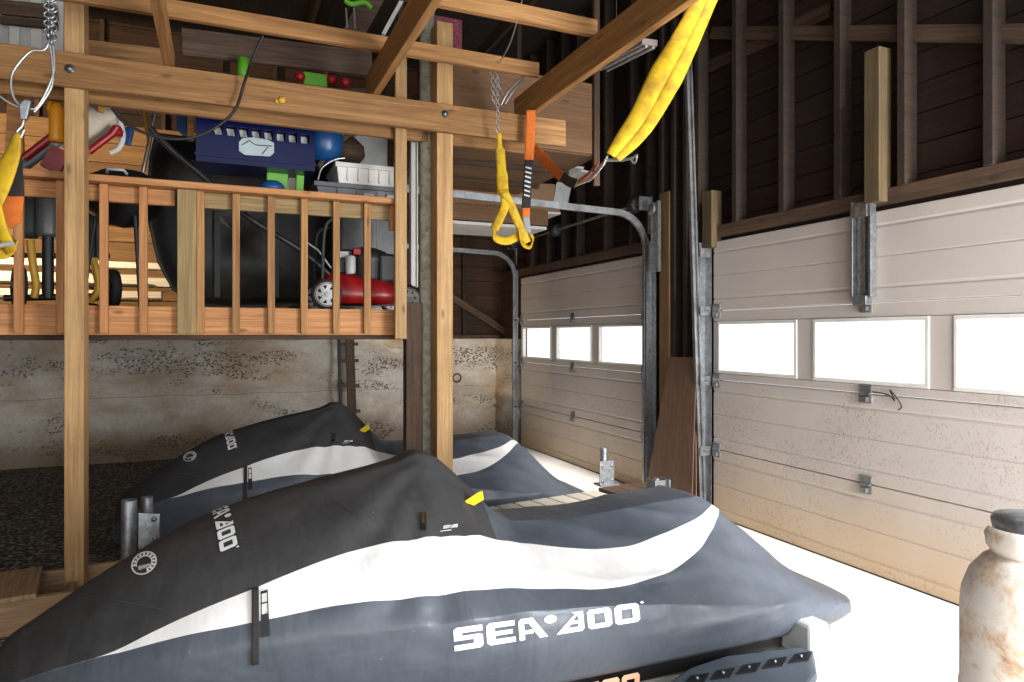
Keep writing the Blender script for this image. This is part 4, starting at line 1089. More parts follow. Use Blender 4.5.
MB().box(ex+0.0, ex+0.06, Ym-0.16, Ym-0.13, LZ+0.38, LZ+0.43).build('red_knob', 'red_paint', en, bevel=0.01)
MB().lathe([(0.03, 0.25), (0.035, 0.27), (0.035, 0.36), (0.025, 0.37), (0, 0.37)], (ex-0.02, Ym-0.18, LZ), 12).build('oil_filter', 'light_grey', en)
MB().box(ex+0.18, ex+0.30, Ym-0.16, Ym+0.14, LZ+0.20, LZ+0.40).build('rear_bag_frame', 'black_plastic', t_, bevel=0.02)
MB().tube(bez([(w0.x-0.02, Ym-0.22, LZ+0.2), (w0.x-0.0, Ym-0.22, LZ+0.55), (w0.x+0.10, Ym-0.20, LZ+0.62), (w0.x+0.10, Ym+0.20, LZ+0.62), (w0.x, Ym+0.22, LZ+0.55), (w0.x-0.02, Ym+0.22, LZ+0.2)]), 0.012, 8).build('folded_handle', 'dark_frame', t_)
# grey steel cabinet, grey tub and white bin
Yc_ = 5.6
a = V(338, 200, Yc_); b2 = V(398, 200, Yc_)
t_ = thing('steel_cabinet', 'grey steel cabinet behind the lawn mower', 'cabinet', ((a.x+b2.x)/2, Yc_+0.2, LZ))
zt = V(360, 196, Yc_).z
MB().box(a.x, b2.x, Yc_, Yc_+0.4, LZ+0.01, zt).build('body', 'grey_metal', t_, bevel=0.01)
xm = (a.x+b2.x)/2
for x0, x1 in ((a.x+0.015, xm-0.004), (xm+0.004, b2.x-0.015)):
    d_ = MB().box(x0, x1, Yc_-0.016, Yc_-0.001, LZ+0.06, zt-0.02).build('door', 'grey_metal', t_, bevel=0.004)
    MB().box((xm-0.03 if x0 < xm-0.1 else xm+0.018), (xm-0.018 if x0 < xm-0.1 else xm+0.03), Yc_-0.035, Yc_-0.017, 2.0, 2.1).build('handle', 'wire_steel', d_)
o = MB().lathe([(0, .0), (.03, .004), (.022, .02), (.034, .035), (.03, .055), (0, .06)], V(377, 262, 5.50) , 14).tube([V(377, 250, 5.5), V(377, 224, 5.5)], 0.004, 6).build('brass_lock', 'brass')
tag(o, 'small brass fitting hanging on a wire in front of the grey cabinet', 'fitting')
Yb = 4.68
a = V(317, 190, Yb); b2 = V(396, 190, Yb)
zb = V(360, 197, Yb).z - 0.005; zb = RTZ + 0.004
def open_bin(t_, x0, x1, y0, y1, z0, z1, mat, name='tub', tap=0.03, lip=0.02, ribs=0):
    mb = MB()
    def rg(e, z): return [Vector((x0+e, y0+e, z)), Vector((x1-e, y0+e, z)), Vector((x1-e, y1-e, z)), Vector((x0+e, y1-e, z))]
    rows = [rg(tap, z0), rg(0, z1-0.03), rg(-lip, z1-0.03), rg(-lip, z1), rg(0.008, z1), rg(tap+0.008, z0+0.01)]
    mb.grid(rows, closed=True, smooth=False); mb.add(rows[0], [(3,2,1,0)]); mb.add(rows[-1], [(0,1,2,3)])
    for i in range(ribs):
        x_ = x0 + (x1-x0)*(i+1)/(ribs+1); mb.box(x_-0.006, x_+0.006, y0+tap*0.3-0.012, y0+tap, z0+0.02, z1-0.03)
    return mb.build(name, mat, t_, bevel=0.003)
lumber('shelf_board', (0.02+V(316,190,Yb).x, 4.95, RTZ-0.012), (V(400,190,Yb).x, 4.95, RTZ-0.012), 0.55, 0.03, 'old_wood', None, 'dark shelf board under the storage tubs', 'shelf') if False else None
t_ = thing('storage_tub', 'grey storage tub under the white bin at the right end of the loft', 'storage tub', ((a.x+b2.x)/2, Yb+0.2, zb))
open_bin(t_, a.x, b2.x, Yb, Yb+0.42, zb, zb+0.14, 'grey_plastic', 'tub_body', 0.02, 0.02, 3)
for px in (369, 392):
    p_ = V(px, 192, Yb-0.02); MB().box(p_.x-0.035, p_.x+0.035, Yb-0.022, Yb-0.01, zb+0.05, zb+0.085).build('latch', 'light_grey', t_, bevel=0.004)
t_ = thing('storage_bin', 'off-white ribbed storage bin on top of the grey tub', 'storage bin', ((a.x+b2.x)/2, Yb+0.2, zb+0.14))
a2 = V(337, 178, Yb)
z1 = V(340, 162, Yb).z
open_bin(t_, a2.x, b2.x+0.03, Yb+0.0, Yb+0.42, zb+0.143, z1, 'white_plastic', 'bin_body', 0.015, 0.012, 5)
MB().tube(bez([V(318, 180, Yb-0.02), V(322, 168, Yb-0.02), V(334, 160, Yb-0.02), V(345, 158, Yb-0.02)]), 0.006, 8).build('wire_bail', 'wire_steel', t_)
# brown boot-like sack in the bin
o = MB().lathe([(0, 0), (.09, .02), (.12, .08), (.10, .14), (.04, .18), (0, .19)], V(346, 163, Yb+0.2), 18, axis=(0.2, 0, 1)).build('brown_sack', 'old_wood')
tag(o, 'brown rounded sack lying in the white bin', 'sack')
o = MB().ribbon(bez([V(318, 168, Yb+0.1), V(330, 150, Yb+0.1), V(345, 138, Yb+0.1), V(356, 132, Yb+0.1)]), 0.10, Vector((0,1,0)), 0.03).build('curved_slat', 'weathered_wood')
tag(o, 'brown curved slat sticking up left of the white bin', 'slat')
o = MB().box(V(335,140,6.2).x, V(388,140,6.2).x, 6.2, 6.6, LZ, V(360, 128, 6.2).z).build('white_appliance', 'light_grey', bevel=0.02)
tag(o, 'tall pale grey appliance deep in the loft above the white bin', 'appliance')
# blue crate hanging under the beam
Yk = 4.46
x0, x1 = V(196, 140, Yk).x, V(315, 140, Yk).x
z1, z0 = V(255, 113, Yk).z, V(255, 166, Yk).z
t_ = thing('blue_crate', 'dark blue plastic crate with slots and a silver label, hanging under the beams', 'crate', ((x0+x1)/2, Yk+0.15, z0))
mb = MB(); dp = 0.34
mb.box(x0, x1, Yk+dp-0.01, Yk+dp, z0, z1); mb.box(x0, x0+0.012, Yk+0.012, Yk+dp-0.01, z0, z1); mb.box(x1-0.012, x1, Yk+0.012, Yk+dp-0.01, z0, z1); mb.box(x0+0.012, x1-0.012, Yk+0.012, Yk+dp-0.01, z0, z0+0.012)
h = z1-z0
sl = [(0.14+0.105*i, 0.14+0.105*i+0.075) for i in range(8)]
za, zb_ = z0+h*0.52, z0+h*0.70
mb.box(x0, x1, Yk, Yk+0.012, z0, za); mb.box(x0, x1, Yk, Yk+0.012, zb_, z1)
pr = 0.0
for u0, u1 in sl: mb.box(x0+(x1-x0)*pr, x0+(x1-x0)*u0, Yk, Yk+0.012, za, zb_); pr = u1
mb.box(x0+(x1-x0)*pr, x1, Yk, Yk+0.012, za, zb_)
mb.box(x0-0.012, x1+0.012, Yk-0.014, Yk, z1-0.03, z1); mb.box(x0-0.006, x1+0.006, Yk-0.010, Yk, z0+h*0.10, z0+h*0.16)
mb.build('crate_body', 'blue_crate', t_)
mb = MB()
for u0, u1 in sl:
    xa = x0+(x1-x0)*u0; xb = x0+(x1-x0)*u1
    mb.prism([(xa+0.012, Yk+0.06, za-0.005), (xb+0.0, Yk+0.06, za-0.005), (xb-0.012, Yk+0.06, zb_), (xa, Yk+0.06, zb_)], (0, 0.01, 0))
mb.build('folded_paper', 'light_grey', t_)
q = [V(x, y, Yk-0.001) for x, y in ((239,142),(243,138),(254,137.5),(268,140),(274,143),(274,153),(270,156.5),(245,155),(239,151))]
lab_ = MB().prism(q, (0, -0.003, 0)).build('label_plate', 'silver_label', t_)
MB().tube([V(242, 145, Yk-0.006), V(249, 140.5, Yk-0.006), V(256, 145, Yk-0.006), V(272, 146, Yk-0.006)], 0.003, 6).tube([V(262, 154, Yk-0.006), V(268, 147, Yk-0.006)], 0.003, 6).build('label_drawing', 'dark_frame', lab_)
for x_ in (x0+0.15, x1-0.15): MB().tube([(x_, Yk+0.05, z1-0.01), (x_, 4.40, z1+0.06), (x_, 4.35, 2.74)], 0.004, 6).build('hanging_wire', 'wire_steel', t_)
# rounded blue tank beside the crate
o = MB().lathe([(0, 0), (.08, .01), (.12, .07), (.13, .16), (.11, .26), (.05, .32), (0, .33)], V(324, 162, 4.75), 20).build('blue_jug', 'blue_plastic')
tag(o, 'round blue plastic jug at the right end of the blue crate', 'jug')
# lime green chair backs and blue lid
for i, (xa, xb, yt) in enumerate(((268, 287, 160), (296, 305, 160))):
    o = MB().bar(V(xa+ (9 if i == 0 else 3), 202, 4.64), V((xa+xb)/2, yt+4, 4.62), 0.13 if i == 0 else 0.05, 0.03, up=(0,1,0)).build('green_chair' if i == 0 else 'green_hoop', 'lime_plastic', bevel=0.006)
    tag(o, ('bright green plastic chair behind the blue lid, under the blue crate', 'narrow bright green plastic hoop right of the blue lid')[i], 'chair')
o = MB().prism([V(x, y, 4.70) for x, y in ((287, 190), (300, 190), (304, 172), (290, 168))], (0, 0.02, 0)).build('cream_cushion', 'cream_fabric'); tag(o, 'cream cushion between the two green plastic pieces', 'panel')
p_ = V(272, 188, 4.40); p_.z = RTZ + 0.002
o = MB().lathe([(0, 0), (.075, 0), (.078, .012), (.07, .035), (.045, .055), (0, .062)], p_, 26).build('blue_lid', 'blue_plastic'); tag(o, 'domed blue lid lying on the top rail of the loft railing', 'lid')
# orange canister hanging from the beam
Yo = 4.42
t_ = thing('orange_canister', 'orange bottle with a loop handle hanging right of the yellow sling at far left', 'bottle', V(56, 142, Yo))
a = V(57, 142, Yo); b2 = V(56, 102, Yo); hh = (b2.z-a.z)
MB().lathe([(0, 0), (.034, 0), (.038, .015), (.038, hh*0.78), (.034, hh*0.86), (.022, hh*0.93), (.022, hh), (0, hh)], a, 20).build('bottle_body', 'orange_plastic', t_)
MB().tube([V(50, 102, Yo), V(57, 99, Yo), V(61, 103, Yo)], 0.010, 8).tube([V(50, 102, Yo), V(48.5, 108, Yo), V(51, 116, Yo), V(56, 116, Yo)], 0.011, 8).build('loop_handle', 'orange_plastic', t_)
MB().tube([V(57, 99, Yo), V(60, 88, 4.34)], 0.003, 6).build('cord', 'cord_black', t_)
o = MB().prism([V(3, 178, 4.7), V(24, 178, 4.7), V(22, 86, 4.7), V(8, 86, 4.7)], (0, 0.03, 0)).build('orange_plank', 'orange_wood'); tag(o, 'tall orange-brown plank behind the yellow sling at the far left', 'panel')
# red and white sledge
t_ = thing('folded_toboggan', 'cream and red padded shell lying above the railing behind the left post', 'child seat', V(95, 165, 4.75))
rows = []
for i in range(12):
    u = i/11; c_ = V(62 + 56*u, 140 - 20*u - 5*math.sin(u*3), 4.75); hgt = 0.14*math.sin(0.35+u*2.5)
    rows.append([c_ + Vector((0, 0.12*math.cos(a_), hgt*math.sin(a_)*0.9)) for a_ in [2*math.pi*k_/14 for k_ in range(14)]])
mb = MB().grid(rows, closed=True); mb.add(rows[0], [tuple(range(14))]); mb.add(rows[-1], [tuple(range(14))]); mb.build('padding', 'cream_fabric', t_)
MB().tube([V(24, 158, 4.62), V(60, 130, 4.62)], 0.022, 10).build('red_tube', 'red_paint', t_)
MB().tube([V(88, 152, 4.62), V(112, 134, 4.62), V(117, 127, 4.62)], 0.022, 10).build('red_tube', 'red_paint', t_)
MB().tube([V(22, 168, 4.66), V(60, 140, 4.66), V(90, 118, 4.70)], 0.028, 10).build('grey_tube', 'grey_plastic', t_)
MB().prism([V(88, 100, 4.8), V(88, 118, 4.8), V(98, 116, 4.8), V(92, 103, 4.8)], (0, .03, 0)).build('red_flap', 'dark_red', t_)
MB().bar(V(50, 170, 4.6), V(62, 150, 4.6), 0.05, 0.10).build('red_bracket', 'dark_red', t_)
o = MB().tube(bez([V(120, 122, 4.8), V(123, 136, 4.8), V(119, 148, 4.8), V(110, 153, 4.8)]), 0.016, 10).build('white_hook_tube', 'white_plastic'); tag(o, 'curved white plastic tube above the black kettle lid', 'tube')
o = MB().lathe([(0, 0), (.03, .0), (.035, .03), (.02, .06), (0, .06)], V(117, 136, 4.7), 14).build('red_cap', 'red_paint'); tag(o, 'small round red cap beside the curved white tube', 'cap')
o = MB().prism([V(112, 113, 4.8), V(119, 113, 4.8), V(120, 123, 4.8), V(113, 124, 4.8)], (0, .05, 0)).build('white_clip', 'white_plastic', bevel=0.006); tag(o, 'small white plastic clip above the red cap', 'clip')
o = MB().bar(V(126, 145, 4.9), V(130, 128, 4.9), 0.05, 0.05).build('blue_pouch', 'blue_plastic', bevel=0.01); tag(o, 'small blue pouch hanging right of the red cap', 'pouch')
o = MB().prism([V(98, 98, 4.6), V(104, 98, 4.6), V(103, 112, 4.6), V(98, 111, 4.6)], (0, .03, 0)).build('yellow_wedge', 'yellow_paint'); tag(o, 'small yellow wedge hanging just under the beam right of the left post', 'wedge')
# kettle grill
kx = V(122, 172, 4.72); kz = RTZ - 0.02
t_ = thing('kettle_grill', 'black kettle grill whose domed lid shows above the railing', 'grill', (kx.x, 4.80, LZ))
MB().lathe([(0.235, 0.0), (0.245, 0.0), (0.24, 0.03), (0.20, 0.095), (0.12, 0.14), (0.03, 0.155), (0, 0.156)], (kx.x, 4.80, kz), 36).build('lid', 'hull_black', t_)
MB().lathe([(0.0, -0.20), (0.10, -0.18), (0.19, -0.11), (0.235, -0.02), (0.235, 0.0)], (kx.x, 4.80, kz), 36).build('bowl', 'hull_black', t_)
for a_ in (60, 180, 300):
    MB().tube([(kx.x+0.15*math.cos(R(a_)), 4.80+0.15*math.sin(R(a_)), kz-0.14), (kx.x+0.22*math.cos(R(a_)), 4.80+0.22*math.sin(R(a_)), LZ)], 0.012, 8).build('leg', 'dark_frame', t_)
MB().tube([(kx.x-0.06, 4.58, kz+0.09), (kx.x-0.05, 4.53, kz+0.10), (kx.x+0.03, 4.53, kz+0.10), (kx.x+0.04, 4.58, kz+0.09)], 0.009, 8).build('lid_handle', 'light_grey', t_)
# crossed poles
o = MB().tube([V(141, 100, 5.2), V(149, 140, 5.2)], 0.012, 8).build('thin_pole', 'yellow_paint'); tag(o, 'thin yellow pole crossing a grey one under the beam', 'pole')
o = MB().tube([V(157, 102, 5.1), V(150, 140, 5.1), V(143, 172, 5.1)], 0.013, 8).build('thin_pole', 'wire_steel'); tag(o, 'thin grey pole crossing the yellow one under the beam', 'pole')
# blue scraper
t_ = thing('hand_scraper', 'blue blade with yellow top hanging between the poles and the blue crate', 'scraper', V(182, 136, 4.8))
MB().prism([V(x, y, 4.8) for x, y in ((176,114),(187,114),(187,136),(182,135),(177,129))], (0, .02, 0)).build('blade', 'blue_plastic', t_, bevel=0.004)
MB().prism([V(x, y, 4.79) for x, y in ((176,108),(187,109),(187,115),(176,114))], (0, .04, 0)).build('handle', 'yellow_paint', t_, bevel=0.004)
o = MB().bar(V(190.5, 106, 4.75), V(190.5, 141, 4.75), 0.035, 0.02).build('wooden_stick', 'orange_wood'); tag(o, 'short upright wooden slat right at the left edge of the blue crate', 'slat')
# wheeled machine at far left
Yw_ = 4.95
t_ = thing('wheeled_machine', 'grey and black wheeled machine with yellow curved legs behind the left balusters', 'machine', (V(48, 300, Yw_).x, Yw_, LZ))
ax0 = V(48, 240, Yw_).x; axz = LZ + 0.075
MB().lathe([(0, 0), (.062, 0), (.066, .02), (.066, .27), (.055, .29), (.055, .33), (0, .33)], (ax0, Yw_, V(48, 237, Yw_).z), 20).build('motor', 'grey_metal', t_)
MB().tube([(ax0, Yw_, LZ+0.06), (ax0, Yw_, V(48, 237, Yw_).z)], 0.032, 12).build('column', 'black_plastic', t_)
MB().lathe([(0, 0), (.05, 0), (.055, .05), (.05, .30), (.02, .33), (0, .33)], V(29, 238, Yw_+0.02), 16).build('hydraulic_tank', 'dark_frame', t_)
MB().tube([V(4, 298, Yw_), V(115, 296, Yw_)], 0.02, 10).tube([V(12, 255, Yw_), V(110, 256, Yw_)], 0.014, 10).build('axle', 'black_plastic', t_)
wheel(t_, (V(19, 280, Yw_-0.0).x, Yw_-0.0, LZ+0.125), 0.125, 0.05, 'black_plastic', 5, ax=(0.92, 0.38, 0)); wheel(t_, (V(112, 280, Yw_).x, Yw_, LZ+0.125), 0.125, 0.05, 'black_plastic', 5, ax=(0.92, 0.38, 0))
MB().tube(bez([V(30, 240, 4.9), V(33, 265, 4.9), V(36, 285, 4.9), V(34, 298, 4.9)]), 0.022, 10).build('yellow_leg', 'yellow_paint', t_)
MB().tube(bez([V(93, 258, 4.9), V(97, 275, 4.9), V(98, 290, 4.9), V(90, 301, 4.9)]), 0.022, 10).build('yellow_leg', 'yellow_paint', t_)
MB().tube([V(91, 200, 4.92), V(92, 258, 4.92)], 0.02, 8).tube([V(97, 200, 4.92), V(98, 258, 4.92)], 0.014, 8).build('upright_tube', 'dark_frame', t_)
# things lying above the beam
o = MB().lathe([(0, 0), (.036, 0), (.036, .15), (0, .15)], V(243, 82, 4.7), 16).build('green_tube_roll', 'lime_plastic'); tag(o, 'short bright green roll standing above the beam beside the black cord', 'roll')
t_ = thing('ornament_box', 'bright green box with red balls lying above the beam', 'decoration', V(320, 85, 4.7))
MB().box(V(303, 80, 4.7).x, V(327, 80, 4.7).x, 4.68, 4.80, V(310, 86, 4.7).z, V(310, 73, 4.7).z).build('green_box', 'lime_plastic', t_, bevel=0.008)
for px, py in ((300, 78), (332, 81), (345, 84)):
    MB().lathe([(0.035*math.sin(math.pi*i/8), 0.035*(1-math.cos(math.pi*i/8))) for i in range(9)], V(px, py+4, 4.68), 14).build('red_ball', 'red_paint', t_)
lumber('ledge_board', V(180, 92, 4.72), V(372, 96, 4.72), 0.22, 0.03, 'old_wood', None, 'dark board lying over the beams under the green box', 'board')
o = MB().tube(bez([V(345, 0, 5.0), V(352, 4, 5.0), V(364, 2, 5.0), V(372, 8, 5.0)]), 0.02, 8).build('green_strap', 'lime_plastic'); tag(o, 'bright green strap end at the top edge left of the big joist', 'strap')
for i, px in enumerate((346, 354)):
    o = MB().tube([V(px, 8, 5.0), V(px+1, 28, 5.0)], 0.007, 6).build('hanging_wire', 'wire_steel'); tag(o, ('thin wire hanging at top left of the big joist, the left one', 'thin wire hanging at top left of the big joist, the right one')[i], 'wire')
o = MB().bar(V(424, -95, 5.4), V(352, 36, 5.4), 0.16, 0.04, up=(0,1,0)).build('cupboard_panel', 'weathered_wood', bevel=0.004); tag(o, 'brown panel with a white edge leaning up left of the big joist', 'panel')
o = MB().bar(V(454, -95, 5.3), V(383, 35, 5.3), 0.03, 0.03, up=(0,1,0)).build('white_edge_strip', 'white_paint'); tag(o, 'white edging strip beside the brown panel behind the big joist', 'strip')
o = MB().box(V(432, 30, 5.3).x, V(462, 30, 5.3).x, 5.3, 5.34, V(440, 46, 5.3).z, V(440, 16, 5.3).z).build('patterned_cloth', 'pink_cloth'); tag(o, 'folded dark pink patterned cloth above the middle post', 'cloth')

# ---------------------------------------------------------------- upper storage beyond the middle post
UX0 = V(453, 130, 4.78).x; UX1 = V(598, 130, 4.78).x
t_ = thing('storage_shelf', 'high plywood storage shelf behind the end of the front beam', 'shelf', ((UX0+UX1)/2, 5.4, 2.85))
MB().box(UX0-0.05, UX1, 4.78, 4.80, 2.86, 3.42).build('plywood_front', 'plywood', t_)
MB().box(UX0-0.05, UX1, 4.80, 6.6, 2.845, 2.86).build('plywood_bottom', 'plywood', t_)
for y in (5.3, 5.9): lumber('support_bar', (UX0-0.05, y, 2.825), (UX1, y, 2.825), 0.05, 0.035, 'old_wood', t_)
lumber('hanger', (UX1-0.03, 4.76, 2.60), (UX1-0.03, 4.76, RZ), 0.05, 0.04, 'old_wood', t_, up=(0,1,0))
lumber('hanger', (UX0+0.03, 6.5, 2.60), (UX0+0.03, 6.5, RZ), 0.05, 0.04, 'old_wood', t_, up=(0,1,0))
Z2 = V(500, 207, 6.3).z
t_ = thing('rear_storage_shelf', 'white-edged storage shelf hanging lower at the back, carrying boxes', 'shelf', (2.0, 6.9, Z2-0.1))
MB().box(V(440, 215, 6.3).x, V(548, 215, 6.3).x, 6.3, 6.33, Z2-0.15, Z2).build('front_board', 'plywood', t_)
MB().box(V(440, 215, 6.3).x, V(548, 215, 6.3).x, 6.33, 7.0, Z2-0.19, Z2-0.16).build('shelf_board', 'white_paint', t_)
MB().box(V(440, 215, 6.3).x, V(562, 215, 6.3).x, 6.33, 7.0, Z2-0.02, Z2).build('top_board', 'white_paint', t_)
for x_ in (V(445, 215, 6.3).x, V(545, 215, 6.3).x): lumber('hanger', (x_, 6.97, Z2-0.2), (x_, 6.97, RZ), 0.05, 0.05, 'old_wood', t_, up=(0,1,0))
o = MB().box(V(440, 190, 6.4).x, V(502, 190, 6.4).x, 6.4, 6.9, Z2+0.002, V(480, 170, 6.4).z).build('chipboard_box', 'osb', bevel=0.004); tag(o, 'reddish chipboard box on the rear shelf, left of the cardboard box', 'box')
bx = thing('cardboard_box', 'brown cardboard box on the rear shelf with a pale flap', 'box', V(530, 205, 6.4))
MB().box(V(506, 190, 6.4).x, V(560, 190, 6.4).x, 6.4, 6.9, Z2+0.002, V(530, 182, 6.4).z).build('carton', 'cardboard', bx, bevel=0.004)
MB().prism([V(x, y, 6.38) for x, y in ((553,203),(568,203),(572,184),(557,182))], (0, .006, 0)).build('pale_flap', 'light_grey', bx)
for i, (qa, mt, lb) in enumerate((((522, 165, 575, 172), 'light_grey', 'pale flat panel stored high above the cardboard box'), ((500, 176, 552, 160), 'pinkish_board', 'pinkish flat panel tilted above the boxes'), ((545, 168, 590, 178), 'white_paint', 'white tube-like trim stored under the shelf end'))):
    o = MB().bar(V(qa[0], qa[1], 5.9+0.1*i), V(qa[2], qa[3], 5.9+0.1*i), 0.35, 0.02).build('stored_panel', mt); tag(o, lb, 'panel')
# fluorescent fixture
t_ = thing('light_fixture', 'unlit grey strip light fixture between the wide joist and the big yellow sling', 'light fixture', V(628, 60, 5.4))
a = V(601, 68, 5.5); b2 = V(652, 38, 5.0)
a = Vector((2.95, 5.6, 0)); a = V(604, 66, 5.6); b2 = V(650, 42, 4.7)
MB().bar(a, b2, 0.14, 0.05).build('housing', 'pinkish_board', t_, bevel=0.004)
for s_ in (-0.035, 0.035):
    MB().tube([a + Vector((s_, 0, -0.04)), b2 + Vector((s_, 0, -0.04))], 0.013, 8).build('tube', 'light_grey', t_)
MB().tube([a.lerp(b2, .3), a.lerp(b2, .3) + Vector((0, 0, RZ - a.lerp(b2, .3).z))], 0.004, 5).tube([a.lerp(b2, .8), a.lerp(b2, .8) + Vector((0, 0, RZ - a.lerp(b2, .8).z))], 0.004, 5).build('hanging_wire', 'wire_steel', t_)

# ================================================================== SLINGS, CHAINS, CORDS
def chain(mb, p0, p1, n, r=0.012, w=0.0028):
    p0 = Vector(p0); p1 = Vector(p1); d = (p1-p0)/n; dn = d.normalized(); a_ = Vector((1,0,0)); a_ = (a_-dn*a_.dot(dn)).normalized(); b_ = dn.cross(a_)
    for i in range(n):
        c_ = p0 + d*(i+0.5); s_ = a_ if i % 2 else b_; L_ = d.length*0.72
        mb.tube([c_ + dn*L_*math.cos(t1) + s_*r*math.sin(t1) for t1 in [2*math.pi*k_/10 for k_ in range(10)]], w, 5, closed=True)
# far right sling
YS = 2.6
t_ = thing('yellow_sling', 'big yellow lifting sling hanging diagonally at top right', 'lifting sling', V(590, 170, YS))
cen = [(718,-30),(705,0),(683,44),(666,75),(643,118),(627,140),(613,157)]; wid = [24,22,28,33,28,24,15]
def band(cen, wid, Y, th, cup, mat, name, parent, f=1.0, n=5, side=None):
    pts = [V(x, y, Y) for x, y in cen]; ws = [w_*(p-CAMP).dot(FW)/F*f for w_, p in zip(wid, pts)]
    P2 = bez(pts, n); W2 = []
    for i in range(len(P2)):
        u = i/n; j = min(int(u), len(ws)-2); W2.append(ws[j] + (ws[j+1]-ws[j])*(u-j))
    return MB().ribbon(P2, W2, side or RT, th, cup=cup, seg=8).build(name, mat, parent)
wA = [w_*0.60 for w_ in wid]
band([(x-w_*0.17, y-w_*0.10) for (x, y), w_ in zip(cen, wid)], wA, YS, 0.006, 0.16, 'yellow_web', 'webbing_ply', t_)
band([(x+w_*0.20, y+w_*0.12) for (x, y), w_ in zip(cen, wid)], wA, YS+0.02, 0.006, 0.18, 'yellow_web', 'webbing_ply', t_)
MB().tube([V(718, -28, YS), V(718, -28, YS) + Vector((0, 0, RZ - V(718, -28, YS).z))], 0.008, 8).build('hanging_wire', 'wire_steel', t_)
# twisted orange/white tail between the sling and the joist
t_ = thing('orange_strap', 'orange and black ratchet strap hanging from the wide joist beside the yellow loop', 'strap', V(530, 230, 3.9))
mb = MB().ribbon(bez([V(531, 110, 4.02), V(530, 135, 4.02), V(529, 160, 4.02)]), 0.062, RT, 0.004).build('orange_band', 'orange_web', t_)
MB().ribbon(bez([V(529, 160, 4.02), V(527.5, 185, 4.02), V(526, 208, 4.02)]), 0.058, RT, 0.005).build('black_sleeve', 'black_web', t_)
mb = MB()
for i in range(7):  # pale marks on the sleeve
    y_ = 167 + 4.6*i
    mb.bar(V(525.5-0.25*i, y_, 4.01), V(531.5-0.3*i, y_+1.8, 4.01), 0.010, 0.003, up=(0,1,0))
mb.build('sleeve_print', 'light_grey', t_)
MB().ribbon(bez([V(526, 208, 4.02), V(526, 217, 4.02)]), 0.05, RT, 0.006).build('orange_wrap', 'orange_web', t_)
MB().ribbon(bez([V(526, 217, 4.02), V(527, 228, 4.02), V(527, 238, 4.02)]), 0.045, RT, 0.006).build('grey_wrap', 'grey_tape', t_)
MB().ribbon(bez([V(534, 148, 4.05), V(545, 160, 3.9), V(556, 172, 3.7), V(563, 178, 3.5)]), [0.06,]*25, Vector((0.35, -0.2, 1)), 0.004).build('orange_tail', 'orange_wood' if False else 'orange_web', t_)
MB().ribbon(bez([V(562, 176, 3.5), V(568, 181, 3.4), V(576, 184, 3.2)]), [0.055]*17, Vector((0.3, 0.2, 1)), 0.004).build('black_tail', 'black_web', t_)
MB().ribbon(bez([V(576, 184, 3.2), V(590, 178, 2.9), V(600, 168, 2.7), V(606, 160, 2.62)]), [0.03,]*8+[0.045]*8+[0.05]*9, Vector((0.5, 0, 1)), 0.004).build('white_tail', 'print_white', t_)
MB().ribbon(bez([V(578, 181, 3.15), V(588, 174, 2.9), V(598, 163, 2.66)]), [0.02]*17, Vector((0.4, 0, 1)), 0.004).build('orange_edge', 'orange_web', t_)
o = MB().tube([V(606, 160, 2.62), V(622, 160, 2.9), V(633, 158, 3.2)], 0.008, 8).tube(bez([V(633, 158, 3.2), V(637, 155, 3.25), V(635, 163, 3.25), V(631, 160, 3.2)]), 0.006, 8).build('steel_hook', 'wire_steel'); tag(o, 'small steel hook rod at the bottom end of the big yellow sling', 'hook')
# middle sling on chain
YM = 4.0
t_ = thing('yellow_sling', 'narrow yellow sling hanging in a loop from a chain before the beam end', 'lifting sling', V(510, 240, YM))
def pb(pts, w_, Y, name='webbing', sides=None, n=6):
    P2 = bez([V(x, y, Y + (dy if False else 0)) for x, y in pts], n)
    return MB().ribbon(P2, w_, sides or RT, 0.006, cup=0.1, seg=4).build(name, 'yellow_web', t_)
pb([(499,133),(500,150),(502,175),(503,195)], [.03]*6+[.06]*6+[.072]*7, YM, 'webbing_ply')
pb([(503,190),(505,205),(500,218),(494,230)], 0.055, YM-0.01, 'webbing_ply')
pb([(494,229),(496,238),(506,241),(516,237),(524,232)], 0.055, YM-0.005, 'webbing_ply', Vector((0.15,0.3,1)))
pb([(504,192),(512,208),(519,225),(527,243)], 0.055, YM-0.02, 'webbing_ply')
pb([(519,228),(522,243),(529,247),(533,240),(531,234)], 0.045, YM-0.03, 'webbing_ply', Vector((0.4,0.6,0.5)))
t_ = thing('hanging_chain', 'steel chain with hooks holding the middle yellow sling', 'chain', V(498, 100, YM))
mb = MB(); chain(mb, V(492, 66, YM), V(494, 104, YM), 9, 0.012, 0.0032); chain(mb, V(497, 66, YM-0.02), V(498, 132, YM), 16, 0.011, 0.0032); mb.build('chain_links', 'wire_steel', t_)
MB().tube(bez([V(501, 105, YM), V(508, 92, YM-0.03), V(516, 83, YM-0.03), V(524, 76, YM-0.03)]), 0.007, 8).tube(bez([V(505, 104, YM), V(514, 90, YM-0.02), V(523, 80, YM-0.02)]), 0.006, 8).tube([V(496, 78, YM), V(503, 95, YM)], 0.006, 8).build('snap_hook', 'galvanised', t_)
MB().tube(bez([V(497, 66, YM-0.02), V(508, 48, YM-0.4), V(516, 25, YM-0.7), V(522, 0, 3.28)]), 0.004, 6).build('hanging_wire', 'wire_steel', t_)
